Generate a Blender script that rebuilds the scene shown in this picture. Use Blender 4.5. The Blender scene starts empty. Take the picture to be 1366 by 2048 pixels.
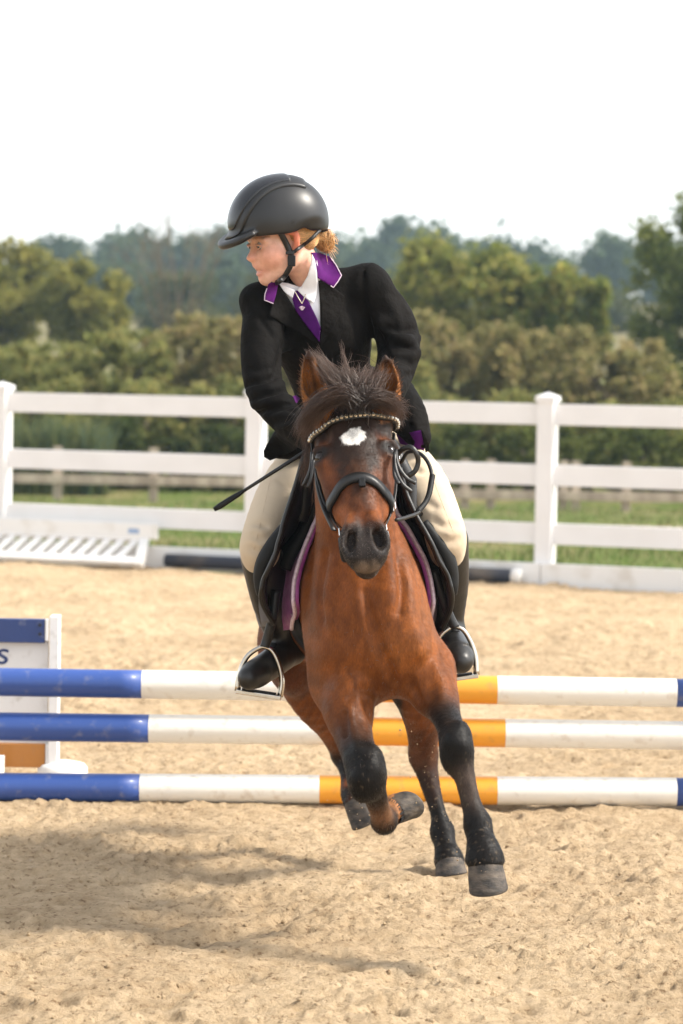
import bpy, bmesh, math, random
import numpy as np
from mathutils import Vector, Matrix
from mathutils.bvhtree import BVHTree
from mathutils.geometry import delaunay_2d_cdt

S = bpy.context.scene
COL = S.collection
random.seed(7)
rng = np.random.default_rng(11)

# ------------------------------------------------------------------ camera
FPX = 5700.0                                   # focal length in photograph pixels (1366 wide)
CX, CY = 683.0, 1024.0
CAM = np.array([0.0, 0.0, 1.55])
_th = math.atan((1024.0 - 732.0) / FPX)        # tilt down
_fwd = np.array([0.0, math.cos(_th), -math.sin(_th)])
_r0 = np.array([1.0, 0.0, 0.0]); _u0 = np.array([0.0, math.sin(_th), math.cos(_th)])
_roll = 0.0165
RIGHT = _r0 * math.cos(_roll) + _u0 * math.sin(_roll)
UP = _u0 * math.cos(_roll) - _r0 * math.sin(_roll)
FWD = _fwd
cam_d = bpy.data.cameras.new("camera"); cam = bpy.data.objects.new("camera", cam_d); COL.objects.link(cam)
cam_d.sensor_fit = 'HORIZONTAL'; cam_d.sensor_width = 24.0; cam_d.lens = FPX / 1366.0 * 24.0
cam_d.clip_start = 0.1; cam_d.clip_end = 3000.0
cam.matrix_world = Matrix(((RIGHT[0], UP[0], -FWD[0], CAM[0]), (RIGHT[1], UP[1], -FWD[1], CAM[1]),
                           (RIGHT[2], UP[2], -FWD[2], CAM[2]), (0, 0, 0, 1)))
cam_d.dof.use_dof = True; cam_d.dof.focus_distance = 7.75; cam_d.dof.aperture_fstop = 4.4
S.camera = cam

# ------------------------------------------------------------------ world and sun
SUN_EL, SUN_AZ = math.radians(46.0), math.radians(97.0)       # azimuth from +Y towards +X
world = bpy.data.worlds.new("World"); S.world = world; world.use_nodes = True
wn = world.node_tree; wn.nodes.clear()
sky = wn.nodes.new("ShaderNodeTexSky"); sky.sky_type = 'NISHITA'; sky.sun_disc = False
sky.sun_elevation = SUN_EL; sky.sun_rotation = SUN_AZ
sky.air_density = 1.0; sky.dust_density = 1.3; sky.ozone_density = 1.0
hs = wn.nodes.new("ShaderNodeHueSaturation"); hs.inputs["Saturation"].default_value = 0.2
bgn = wn.nodes.new("ShaderNodeBackground"); bgn.inputs[1].default_value = 0.15
wo = wn.nodes.new("ShaderNodeOutputWorld")
wn.links.new(sky.outputs[0], hs.inputs["Color"]); wn.links.new(hs.outputs[0], bgn.inputs[0]); wn.links.new(bgn.outputs[0], wo.inputs[0])
sd = bpy.data.lights.new("sun", 'SUN'); sd.energy = 2.5; sd.angle = math.radians(9.0); sd.color = (1.0, 0.93, 0.82)
sun = bpy.data.objects.new("sun", sd); COL.objects.link(sun)
_sdir = Vector((math.cos(SUN_EL) * math.sin(SUN_AZ), math.cos(SUN_EL) * math.cos(SUN_AZ), math.sin(SUN_EL)))
sun.rotation_euler = _sdir.to_track_quat('Z', 'Y').to_euler()
S.view_settings.view_transform = 'Standard'; S.view_settings.look = 'None'
S.view_settings.gamma = 1.0; S.view_settings.use_curve_mapping = False
S.view_settings.exposure = 1.25
S.render.engine = 'CYCLES'
S.cycles.use_denoising = True
S.cycles.max_bounces = 8; S.cycles.transparent_max_bounces = 8; S.cycles.volume_bounces = 1
S.cycles.sample_clamp_indirect = 6.0

# ------------------------------------------------------------------ helpers
def P(px, py, d):
    return CAM + d * (FWD + (px - CX) / FPX * RIGHT - (py - CY) / FPX * UP)
def ray(px, py):
    v = FWD + (px - CX) / FPX * RIGHT - (py - CY) / FPX * UP
    return v / np.linalg.norm(v)
def G(px, py, z=0.0):
    v = ray(px, py); return CAM + v * ((z - CAM[2]) / v[2])
def PY(px, py, Y):
    """the point of a pixel's ray at world distance Y"""
    v = ray(px, py); return CAM + v * ((Y - CAM[1]) / v[1])
def pix(p):
    v = np.asarray(p, float) - CAM; d = v @ FWD
    return CX + FPX * (v @ RIGHT) / d, CY - FPX * (v @ UP) / d
def nrm(v):
    v = np.asarray(v, float); return v / max(np.linalg.norm(v), 1e-12)

def tag(o, label=None, cat=None, group=None, kind=None):
    if label: o["label"] = label
    if cat: o["category"] = cat
    if group: o["group"] = group
    if kind: o["kind"] = kind
    return o
def empty(name, loc=(0, 0, 0)):
    o = bpy.data.objects.new(name, None); COL.objects.link(o); o.location = Vector([float(c) for c in loc]); o.empty_display_size = 0.05
    return o
def link(name, me, mat=None, parent=None):
    o = bpy.data.objects.new(name, me); COL.objects.link(o)
    if mat is not None: me.materials.append(mat)
    if parent is not None:
        o.parent = parent
        if parent.type == 'EMPTY': o.matrix_parent_inverse = Matrix.Translation(parent.location).inverted()
    return o
def arr_mesh(name, V, F, col=None, smooth=True):
    """V (n,3), F (m,3) or (m,4) arrays"""
    V = np.asarray(V, np.float32); F = np.asarray(F, np.int32); k = F.shape[1]
    me = bpy.data.meshes.new(name)
    me.vertices.add(len(V)); me.vertices.foreach_set("co", V.ravel())
    me.loops.add(F.size); me.loops.foreach_set("vertex_index", F.ravel())
    me.polygons.add(len(F)); me.polygons.foreach_set("loop_start", np.arange(0, F.size, k, dtype=np.int32))
    me.polygons.foreach_set("loop_total", np.full(len(F), k, np.int32))
    me.update(calc_edges=True)
    if smooth: me.polygons.foreach_set("use_smooth", np.ones(len(F), bool))
    if col is not None:
        a = me.attributes.new("col", 'FLOAT_COLOR', 'POINT')
        c = np.ones((len(V), 4), np.float32); c[:, :3] = col; a.data.foreach_set("color", c.ravel())
    return me
class MB:
    """collects boxes, bars and tubes into one mesh"""
    def __init__(s): s.v = []; s.f = []
    def add(s, V, F):
        n = len(s.v); s.v += [tuple(map(float, p)) for p in V]; s.f += [tuple(i + n for i in f) for f in F]; return s
    def box(s, c, ax, ay, az, hx, hy, hz):
        c = np.asarray(c, float); ax, ay, az = nrm(ax) * hx, nrm(ay) * hy, nrm(az) * hz
        V = [c + i * ax + j * ay + k * az for k in (-1, 1) for j in (-1, 1) for i in (-1, 1)]
        return s.add(V, [(0, 2, 3, 1), (4, 5, 7, 6), (0, 1, 5, 4), (2, 6, 7, 3), (0, 4, 6, 2), (1, 3, 7, 5)])
    def tube(s, pts, rad, n=8, cap=True):
        pts = [np.asarray(p, float) for p in pts]; m = len(pts)
        if np.isscalar(rad): rad = [rad] * m
        V = []; F = []; prev = None
        for i, p in enumerate(pts):
            t = nrm(pts[min(i + 1, m - 1)] - pts[max(i - 1, 0)])
            if prev is None:
                prev = nrm(np.cross(t, (0.3, 0.2, 1.0) if abs(t[2]) < .9 else (1, 0, 0)))
            a = nrm(prev - t * (prev @ t)); b = np.cross(t, a); prev = a
            for j in range(n):
                q = 2 * math.pi * j / n; V.append(p + rad[i] * (math.cos(q) * a + math.sin(q) * b))
        for i in range(m - 1):
            for j in range(n):
                F.append((i * n + j, i * n + (j + 1) % n, (i + 1) * n + (j + 1) % n, (i + 1) * n + j))
        if cap: F.append(tuple(range(n - 1, -1, -1))); F.append(tuple((m - 1) * n + j for j in range(n)))
        return s.add(V, F)
    def ribbon(s, pts, nors, w, th):
        """a strap: rectangular section, width w across, thickness th along the normals"""
        pts = [np.asarray(p, float) for p in pts]; m = len(pts); V = []; F = []
        ws = [w] * m if np.isscalar(w) else w
        for i, p in enumerate(pts):
            t = nrm(pts[min(i + 1, m - 1)] - pts[max(i - 1, 0)]); n = np.asarray(nors[i], float); n = nrm(n - t * (n @ t)); b = np.cross(t, n)
            for (sb, sn) in ((-.5, 0), (-.42, 1), (.42, 1), (.5, 0)): V.append(p + b * ws[i] * sb + n * th * sn)
        for i in range(m - 1):
            for j in range(4): F.append((i * 4 + j, i * 4 + (j + 1) % 4, (i + 1) * 4 + (j + 1) % 4, (i + 1) * 4 + j))
        F.append((3, 2, 1, 0)); F.append(tuple((m - 1) * 4 + j for j in range(4)))
        return s.add(V, F)
    def build(s, name, mat, parent=None, smooth=False, bevel=0.0, nsm=None):
        me = bpy.data.meshes.new(name); me.from_pydata(s.v, [], s.f); me.update()
        bm = bmesh.new(); bm.from_mesh(me); bmesh.ops.recalc_face_normals(bm, faces=bm.faces)
        if bevel: bmesh.ops.bevel(bm, geom=list(bm.edges), offset=bevel, segments=2, affect='EDGES', profile=.6, clamp_overlap=True)
        bm.to_mesh(me); bm.free()
        if smooth: me.polygons.foreach_set("use_smooth", np.ones(len(me.polygons), bool))
        if nsm: me.polygons.foreach_set("use_smooth", np.arange(len(me.polygons)) < nsm)
        return link(name, me, mat, parent)
def crom(pts, n):
    """Catmull-Rom through the rows of pts, n steps a span"""
    A = np.asarray(pts, float); E = np.vstack([2 * A[0] - A[1], A, 2 * A[-1] - A[-2]]); out = []
    for i in range(1, len(E) - 2):
        for t in np.linspace(0, 1, n, endpoint=False):
            p0, p1, p2, p3 = E[i - 1:i + 3]
            out.append(.5 * (2 * p1 + (p2 - p0) * t + (2 * p0 - 5 * p1 + 4 * p2 - p3) * t * t + (3 * p1 - p0 - 3 * p2 + p3) * t ** 3))
    out.append(A[-1]); return np.array(out)

# noise for shapes
def _h(ix, iy, seed):
    n = (ix.astype(np.int64) * 374761393 + iy.astype(np.int64) * 668265263 + seed * 974711) & 0xffffffff
    n = ((n ^ (n >> 13)) * 1274126177) & 0xffffffff
    return ((n ^ (n >> 16)) & 0xffffff) / float(0xffffff)
def vnoise(x, y, seed=0):
    ix, iy = np.floor(x), np.floor(y); fx, fy = x - ix, y - iy
    u, v = fx * fx * (3 - 2 * fx), fy * fy * (3 - 2 * fy)
    a, b, c, d = _h(ix, iy, seed), _h(ix + 1, iy, seed), _h(ix, iy + 1, seed), _h(ix + 1, iy + 1, seed)
    return (a * (1 - u) + b * u) * (1 - v) + (c * (1 - u) + d * u) * v - 0.5
def fbm(x, y, o=4, seed=0, g=.5):
    s, a = 0, 1.0
    for i in range(o): s = s + a * vnoise(x * 2 ** i + 13.7 * i, y * 2 ** i - 7.1 * i, seed + i); a *= g
    return s
def cells(x, y, seed=0, gate=.5, rmin=.25, rmax=.6):
    """scattered round lumps: one random lump in a jittered cell"""
    ix, iy = np.floor(x), np.floor(y); out = np.zeros_like(x)
    for dx in (-1, 0, 1):
        for dy in (-1, 0, 1):
            cx, cy = ix + dx, iy + dy
            px, py = cx + _h(cx, cy, seed), cy + _h(cx, cy, seed + 1)
            r = rmin + (rmax - rmin) * _h(cx, cy, seed + 2) ** 2; on = _h(cx, cy, seed + 3) < gate
            q = 1 - ((x - px) ** 2 + (y - py) ** 2) / r ** 2
            out = np.maximum(out, np.where(on & (q > 0), np.sqrt(np.maximum(q, 0)) * r, 0))
    return out

# ------------------------------------------------------------------ materials
def mat(name, c, c2=None, rough=.6, scale=20., detail=4., bump=0., bscale=None, attr=False, spec=.5, metal=0., sheen=0., sheen_tint=(1, 1, 1), trans=0., coat=0., stretch=None, mixpos=(.35, .65), sss=0., bdist=.01):
    m = bpy.data.materials.new(name); m.use_nodes = True; nt = m.node_tree; b = nt.nodes["Principled BSDF"]; L = nt.links.new
    tc = nt.nodes.new("ShaderNodeTexCoord"); vec = tc.outputs["Object"]
    if stretch:
        mp = nt.nodes.new("ShaderNodeMapping"); mp.inputs["Scale"].default_value = stretch; L(vec, mp.inputs[0]); vec = mp.outputs[0]
    nz = nt.nodes.new("ShaderNodeTexNoise"); nz.inputs["Scale"].default_value = scale; nz.inputs["Detail"].default_value = detail; L(vec, nz.inputs["Vector"])
    rp = nt.nodes.new("ShaderNodeValToRGB"); L(nz.outputs[0], rp.inputs[0])
    e = rp.color_ramp.elements; e[0].position, e[1].position = mixpos
    e[0].color = (*c, 1); e[1].color = (*(c2 or c), 1); colr = rp.outputs[0]
    if attr:
        at = nt.nodes.new("ShaderNodeAttribute"); at.attribute_name = "col"
        mx = nt.nodes.new("ShaderNodeMix"); mx.data_type = 'RGBA'; mx.blend_type = 'MULTIPLY'; mx.inputs[0].default_value = 1
        L(colr, mx.inputs[6]); L(at.outputs[0], mx.inputs[7]); colr = mx.outputs[2]
    L(colr, b.inputs["Base Color"]); b.inputs["Roughness"].default_value = rough; b.inputs["Metallic"].default_value = metal
    b.inputs["Specular IOR Level"].default_value = spec
    if sheen: b.inputs["Sheen Weight"].default_value = sheen; b.inputs["Sheen Roughness"].default_value = .4; b.inputs["Sheen Tint"].default_value = (*sheen_tint, 1)
    if coat: b.inputs["Coat Weight"].default_value = coat; b.inputs["Coat Roughness"].default_value = .15
    if sss: b.inputs["Subsurface Weight"].default_value = sss; b.inputs["Subsurface Radius"].default_value = (.6, .25, .12); b.inputs["Subsurface Scale"].default_value = .012
    if bump:
        n2 = nt.nodes.new("ShaderNodeTexNoise"); n2.inputs["Scale"].default_value = bscale or scale * 3; n2.inputs["Detail"].default_value = 6; L(vec, n2.inputs["Vector"])
        bp = nt.nodes.new("ShaderNodeBump"); bp.inputs["Strength"].default_value = bump; bp.inputs["Distance"].default_value = bdist
        L(n2.outputs[0], bp.inputs["Height"]); L(bp.outputs[0], b.inputs["Normal"])
    if trans:
        tr = nt.nodes.new("ShaderNodeBsdfTranslucent"); L(colr, tr.inputs[0]); ms = nt.nodes.new("ShaderNodeMixShader"); ms.inputs[0].default_value = trans
        L(b.outputs[0], ms.inputs[1]); L(tr.outputs[0], ms.inputs[2]); L(ms.outputs[0], nt.nodes["Material Output"].inputs[0])
    return m
# ================================================================== THE SETTING
FA, FB = G(290, 1131)[:2], G(1366, 1181)[:2]                 # foot of the white fence's kickboard
FD = nrm(FB - FA); FN = np.array([FD[1], -FD[0]])            # along the fence to the right; towards the arena
if FN[1] > 0: FN = -FN
def fdist(x, y): return (x - FA[0]) * FN[0] + (y - FA[1]) * FN[1]   # > 0 on the arena side
FD3, FN3, Z3 = np.array([*FD, 0]), np.array([*FN, 0]), np.array([0, 0, 1.0])
def terrain_z(x, y):
    x = np.asarray(x, float); y = np.asarray(y, float)
    z = np.interp(y, [-3000, 25, 30, 38, 41, 50, 60, 90, 150, 260, 420, 700, 3000], [0, 0, -.08, -.3, -.2, .9, 1.1, 1.2, 3.5, 7.5, 9, 8, 8])
    far = np.clip((y - 40) / 60, 0, 1)
    return z + far * 1.2 * fbm(x / 30, y / 30, 3, 5)
# ground sheet: grass, hills
m_ground = mat("grass_ground", (.095, .125, .03), (.22, .18, .085), rough=.95, scale=.55, detail=8, bump=.6, bscale=14, bdist=.05, mixpos=(.42, .66), spec=.1)
ys = np.concatenate([np.linspace(-80, 16, 9), np.linspace(17, 70, 107), np.geomspace(72, 2500, 60)])
us = np.sinh(np.linspace(-3.2, 3.2, 121)) / math.sinh(3.2)
Yg, Ug = np.meshgrid(ys, us, indexing='ij'); Xg = Ug * (40 + np.maximum(Yg, 0) * 1.6)
Zg = terrain_z(Xg, Yg); Zg = np.where(fdist(Xg, Yg) > -0.12, -0.16, Zg + .01)
def grid_faces(n, m):
    i = np.arange(n * m).reshape(n, m); return np.stack([i[:-1, :-1], i[:-1, 1:], i[1:, 1:], i[1:, :-1]], -1).reshape(-1, 4)
_nt = m_ground.node_tree; _b = _nt.nodes["Principled BSDF"]; _src = _b.inputs["Base Color"].links[0].from_socket          # stubble field on the slope beyond the trees
_tc = _nt.nodes.new("ShaderNodeTexCoord"); _sx = _nt.nodes.new("ShaderNodeSeparateXYZ"); _nt.links.new(_tc.outputs["Object"], _sx.inputs[0])
_mr = _nt.nodes.new("ShaderNodeMapRange"); _mr.inputs[1].default_value = 75; _mr.inputs[2].default_value = 95; _nt.links.new(_sx.outputs[1], _mr.inputs[0])
_mx = _nt.nodes.new("ShaderNodeMix"); _mx.data_type = 'RGBA'; _mx.inputs[7].default_value = (.19, .165, .085, 1); _nt.links.new(_mr.outputs[0], _mx.inputs[0]); _nt.links.new(_src, _mx.inputs[6]); _nt.links.new(_mx.outputs[2], _b.inputs["Base Color"])
tag(link("ground", arr_mesh("ground", np.stack([Xg, Yg, Zg], -1).reshape(-1, 3), grid_faces(*Xg.shape)), m_ground), kind="structure")

# sand arena, churned
def sand_h(x, y):
    wx = x + .03 * fbm(x * 9, y * 9, 2, 70); wy = y + .03 * fbm(x * 9 + 5, y * 9, 2, 80)
    h = .022 * fbm(x * 1.6, y * 1.6, 3, 1) + .026 * fbm(wx * 6, wy * 6, 4, 9, .6) + .006 * fbm(x * 34, y * 34, 2, 15, .8)
    patch = np.clip(.55 + 1.6 * fbm(x * 2.3, y * 2.3, 2, 33), .15, 1.3)
    h = h + patch * .050 * (.45 * cells(wx * 9, wy * 9, 21, .3) + .42 * cells(wx * 19, wy * 19, 31, .5) + .32 * cells(wx * 36, wy * 36, 41, .55) + .26 * cells(wx * 62, wy * 62, 51, .6))
    h = h - .05 * cells(x * 3.1, y * 3.1, 61, .28, .2, .42) - .030 * cells(wx * 12, wy * 12, 71, .32, .15, .45) - .018 * cells(wx * 27, wy * 27, 91, .35, .2, .5)
    for k in range(70):                                        # hoof prints: a hollow with a pushed-up rim behind
        ry = 5.8 + 11 * ((k * .6180339) % 1) ** 1.4; rx = (((k * .7548776) % 1) * 2 - 1) * (.3 + .13 * ry); a = math.sin(k * 2.4) * .6
        u_ = (x - rx) * math.cos(a) + (y - ry) * math.sin(a); v_ = -(x - rx) * math.sin(a) + (y - ry) * math.cos(a); q = np.hypot(u_ / .055, v_ / .065)
        h = h - .030 * np.exp(-q ** 4) + .014 * np.exp(-(q - 1.35) ** 2 * 9) * (.5 - .5 * np.clip(v_ / .08, -1, 1))
    return h - .012
yn = 5.0 * np.exp(np.arange(0, 900) * .00170); yn = yn[yn < 22.2]
yr = np.concatenate([[-12, -4, 0, 2.5, 4], yn])
un = np.linspace(-1, 1, 390)
Yn, Un = np.meshgrid(yr, un, indexing='ij'); Xn = Un * (.5 + .16 * np.maximum(Yn, 3))
Xn = np.hstack([np.full((len(yr), 1), -16.), Xn[:, :1] - 2.5, Xn, Xn[:, -1:] + 2.5, np.full((len(yr), 1), 16.)]); Yn = np.hstack([Yn[:, :1]] * 2 + [Yn] + [Yn[:, -1:]] * 2)
Zn = sand_h(Xn, Yn); fd = fdist(Xn, Yn)
Zn = np.where(fd < .03, np.minimum(Zn, 0) - .12 * np.clip((.03 - fd) / .06, 0, 1) * 3, Zn)
for (bx, by) in (G(905, 1745)[:2],):                         # sand pushed up by the planted hoof
    q = np.hypot((Xn - bx) / .16, (Yn - by + .07) / .10); Zn = Zn + .035 * np.exp(-(q - .8) ** 2 * 5) - .02 * np.exp(-q * q * 3)
def sand_material():
    m = mat("sand", (.46, .325, .188), (.70, .53, .34), rough=.95, scale=16, detail=10, bump=1.0, bscale=52, bdist=.026, spec=.12, mixpos=(.30, .58))
    [setattr(q.inputs["Roughness"], "default_value", .72) or setattr(q.inputs["Detail"], "default_value", 11) for q in m.node_tree.nodes if q.type == "TEX_NOISE"]
    nt = m.node_tree; b = nt.nodes["Principled BSDF"]; L = nt.links.new
    src = b.inputs["Base Color"].links[0].from_socket
    nz = nt.nodes.new("ShaderNodeTexNoise"); nz.inputs["Scale"].default_value = 1.1; nz.inputs["Detail"].default_value = 5
    rp = nt.nodes.new("ShaderNodeValToRGB"); rp.color_ramp.elements[0].position = .35; rp.color_ramp.elements[1].position = .65
    rp.color_ramp.elements[0].color = (.82, .80, .78, 1); rp.color_ramp.elements[1].color = (1, 1, 1, 1)
    tc = nt.nodes.new("ShaderNodeTexCoord"); L(tc.outputs["Object"], nz.inputs["Vector"]); L(nz.outputs[0], rp.inputs[0])
    mx = nt.nodes.new("ShaderNodeMix"); mx.data_type = 'RGBA'; mx.blend_type = 'MULTIPLY'; mx.inputs[0].default_value = 1
    L(src, mx.inputs[6]); L(rp.outputs[0], mx.inputs[7])
    n2 = nt.nodes.new("ShaderNodeTexNoise"); n2.inputs["Scale"].default_value = 48; n2.inputs["Detail"].default_value = 5; n2.inputs["Roughness"].default_value = .65; L(tc.outputs["Object"], n2.inputs["Vector"])     # damp crumbs; shade of small pits also painted in as dark specks
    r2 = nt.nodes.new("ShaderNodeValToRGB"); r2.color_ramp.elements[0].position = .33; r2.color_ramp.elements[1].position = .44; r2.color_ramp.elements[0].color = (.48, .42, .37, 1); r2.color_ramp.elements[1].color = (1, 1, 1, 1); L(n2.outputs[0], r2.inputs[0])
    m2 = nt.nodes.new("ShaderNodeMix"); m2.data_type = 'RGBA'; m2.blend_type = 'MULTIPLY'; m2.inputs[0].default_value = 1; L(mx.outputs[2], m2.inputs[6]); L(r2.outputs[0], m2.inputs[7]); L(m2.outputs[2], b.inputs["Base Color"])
    return m
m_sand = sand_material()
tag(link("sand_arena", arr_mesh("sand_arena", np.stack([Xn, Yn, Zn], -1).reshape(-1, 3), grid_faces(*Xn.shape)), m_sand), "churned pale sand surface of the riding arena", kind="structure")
# loose clods on top
def blobs(name, pts, rads, m, seed):
    r = np.random.default_rng(seed)
    base = np.array([(0, 0, 1), (.89, 0, .45), (.28, .85, .45), (-.72, .53, .45), (-.72, -.53, .45), (.28, -.85, .45), (.72, .53, -.45), (-.28, .85, -.45), (-.89, 0, -.45), (-.28, -.85, -.45), (.72, -.53, -.45), (0, 0, -1)])
    fc = np.array([(0, 1, 2), (0, 2, 3), (0, 3, 4), (0, 4, 5), (0, 5, 1), (1, 6, 2), (2, 7, 3), (3, 8, 4), (4, 9, 5), (5, 10, 1), (2, 6, 7), (3, 7, 8), (4, 8, 9), (5, 9, 10), (1, 10, 6), (11, 7, 6), (11, 8, 7), (11, 9, 8), (11, 10, 9), (11, 6, 10)])
    n = len(pts); V = base[None] * (1 + .6 * (r.random((n, 12, 1)) - .5)) * rads[:, None, None] * (.7 + .6 * r.random((n, 1, 3))) + pts[:, None]
    F = (fc[None] + 12 * np.arange(n)[:, None, None]).reshape(-1, 3)
    return link(name, arr_mesh(name, V.reshape(-1, 3), F, smooth=True), m)
n = 6000
cy_ = 5.6 + 12 * rng.random(n) ** 1.7; cx_ = (rng.random(n) * 2 - 1) * (.35 + .15 * cy_); cr = .002 + .005 * rng.random(n) ** 4
ok = fdist(cx_, cy_) > .1
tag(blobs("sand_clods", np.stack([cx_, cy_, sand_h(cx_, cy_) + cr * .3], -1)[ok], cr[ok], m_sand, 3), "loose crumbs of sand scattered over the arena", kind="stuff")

# ---- white fence
m_white = mat("white_vinyl", (.77, .765, .77), (.70, .69, .685), rough=.45, scale=3.0, detail=8, mixpos=(.45, .85), bump=.05)
m_white2 = mat("white_painted_wood", (.78, .77, .75), (.55, .50, .43), rough=.6, scale=5, detail=9, mixpos=(.52, .82), bump=.15, bscale=60)
def on_fence(px, z, off=0.0):
    """distance along the fence line of a pixel column at height z"""
    o = FA + off * FN; v = ray(px, 900)
    A = np.array([[v[0], -FD[0]], [v[1], -FD[1]]]); s = np.linalg.solve(A, o - CAM[:2]); return s[1]
def fp(t, off, z): return np.array([*(FA + FD * t + FN * off), z])
fence = tag(empty("white_rail_fence", fp(0, -.08, 0)), "white three-rail fence with a kickboard along the arena edge", "fence")
tp = [on_fence(x, .8, -.085) for x in (3, 512, 1094)]
gap = tp[2] - tp[1]; tp = [tp[0] - 3 * gap, tp[0] - 2 * gap, tp[0] - gap] + tp + [tp[2] + k * gap for k in (1, 2, 3, 4)]
PO, HP = -.085, .062
for t in tp:
    o = MB().box(fp(t, PO, .64), FD3, FN3, Z3, HP, HP, .68).build("post", m_white, fence, bevel=.005)
    b = MB(); c = fp(t, PO, 1.335); b.box(c, FD3, FN3, Z3, HP + .012, HP + .012, .018)
    a1, a2 = FD3 * (HP + .012), FN3 * (HP + .012); z0 = Z3 * .019
    b.add([c - a1 - a2 + z0, c + a1 - a2 + z0, c + a1 + a2 + z0, c - a1 + a2 + z0, c + Z3 * .05], [(0, 1, 4), (1, 2, 4), (2, 3, 4), (3, 0, 4), (3, 2, 1, 0)])
    k = b.build("post_cap", m_white, fence)
for t0, t1 in zip(tp[:-1], tp[1:]):
    for z in (1.225, .785, .36):
        MB().box(fp((t0 + t1) / 2, PO, z), FD3, FN3, Z3, (t1 - t0) / 2 - HP + .002, .02, .076).build("rail", m_white, fence, bevel=.004)
    MB().box(fp((t0 + t1) / 2, -.002, .065), FD3, FN3, Z3, (t1 - t0) / 2 - .004, .02, .085).build("kickboard", m_white2, fence, bevel=.004)

# ---- weathered wooden fence beyond the grass
m_wood = mat("weathered_wood", (.46, .38, .29), (.27, .215, .165), rough=.9, scale=6, detail=8, stretch=(1, 1, .25), bump=.4, bscale=30)
YW = 37.5
def wood_fence(pxs, y_top, extra, label, Y, px_ext):
    f = tag(empty("wooden_fence", PY(pxs[0], 1000, Y)), label, "fence")
    xs = [PY(p, 950, Y)[0] for p in pxs]
    for p, x in zip(pxs, xs):
        zt = PY(p, y_top + .0165 * (p - 100), Y)[2]; zg = float(terrain_z(x, Y)) - .1
        MB().box((x, Y, (zt + zg) / 2), (1, 0, 0), (0, 1, 0), Z3, .055, .05, (zt - zg) / 2).build("post", m_wood, f, bevel=.01)
    e = [PY(p, 950, Y)[0] for p in px_ext]
    for py_ in extra:
        A = PY(px_ext[0], py_ + .0165 * (px_ext[0] - 100), Y - .08); B = PY(px_ext[1], py_ + .0165 * (px_ext[1] - 100), Y - .08); m = (A + B) / 2
        MB().box(m, B - A, (0, 1, 0), Z3, np.linalg.norm(B - A) / 2, .022, .06).build("rail", m_wood, f, bevel=.008)
wood_fence([-80, 115, 307, 500, 700], 893, (958, 1018), "weathered low wooden fence behind the white fence on the left, by the reeds", YW, (-160, 780))
wood_fence([930, 982, 1128, 1152, 1253, 1400], 905, (975, 1032), "weathered wooden fence with doubled posts behind the white fence on the right", YW - 1.2, (860, 1560))

# ---- foliage
def leaves(name, cen, rad, n, size, cols, m, parent=None, seed=1, flat=.75, shell=.55):
    """leaf-sized faces spread through clumps; cen (k,3), rad (k,3)"""
    n = int(n * .6); size *= 1.25
    r = np.random.default_rng(seed); cen = np.asarray(cen, float); rad = np.asarray(rad, float)
    w = rad.prod(1) ** .67; k = r.choice(len(cen), n, p=w / w.sum())
    d = r.normal(size=(n, 3)); d /= np.linalg.norm(d, axis=1)[:, None]
    q = (shell + (1 - shell) * r.random(n)) * (1 + .22 * r.normal(size=n)) * (.35 + .65 * (r.random(n) < .85))
    c = cen[k] + d * rad[k] * q[:, None]
    a = r.normal(size=(n, 3)); a /= np.linalg.norm(a, axis=1)[:, None]; b = np.cross(a, d * .6 + r.normal(size=(n, 3)) * .6); b /= np.linalg.norm(b, axis=1)[:, None] + 1e-9
    s = size * (.55 + .9 * r.random(n))[:, None]
    V = np.stack([c - a * s, c + b * s * .55 , c + a * s, c - b * s * .55], 1).reshape(-1, 3)
    cols = np.asarray(cols, float); t = np.clip(.5 + .28 * r.normal(size=n) + .35 * (r.random(len(cen))[k] - .5) * 2, 0, 1) * (len(cols) - 1)
    i = np.minimum(t.astype(int), len(cols) - 2); fcol = cols[i] + (cols[i + 1] - cols[i]) * (t - i)[:, None]
    return link(name, arr_mesh(name, V, np.arange(4 * n).reshape(n, 4), np.repeat(fcol, 4, 0), smooth=False), m, parent)
m_leaf = mat("leaves", (1, 1, 1), rough=.6, attr=True, trans=.6, spec=.2)
m_bark = mat("bark", (.12, .09, .06), (.06, .045, .03), rough=.95, scale=8, bump=.5)
OLIVE = [(.13, .135, .036), (.23, .225, .055), (.36, .315, .08)]
BROWN = [(.06, .055, .022), (.13, .105, .04), (.19, .13, .06)]
GREEN = [(.07, .095, .026), (.13, .165, .042), (.23, .245, .07)]
DARK = [(.03, .042, .012), (.055, .075, .02), (.09, .11, .03)]
FAR = [(.045, .07, .03), (.07, .10, .042), (.10, .13, .055)]
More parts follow.
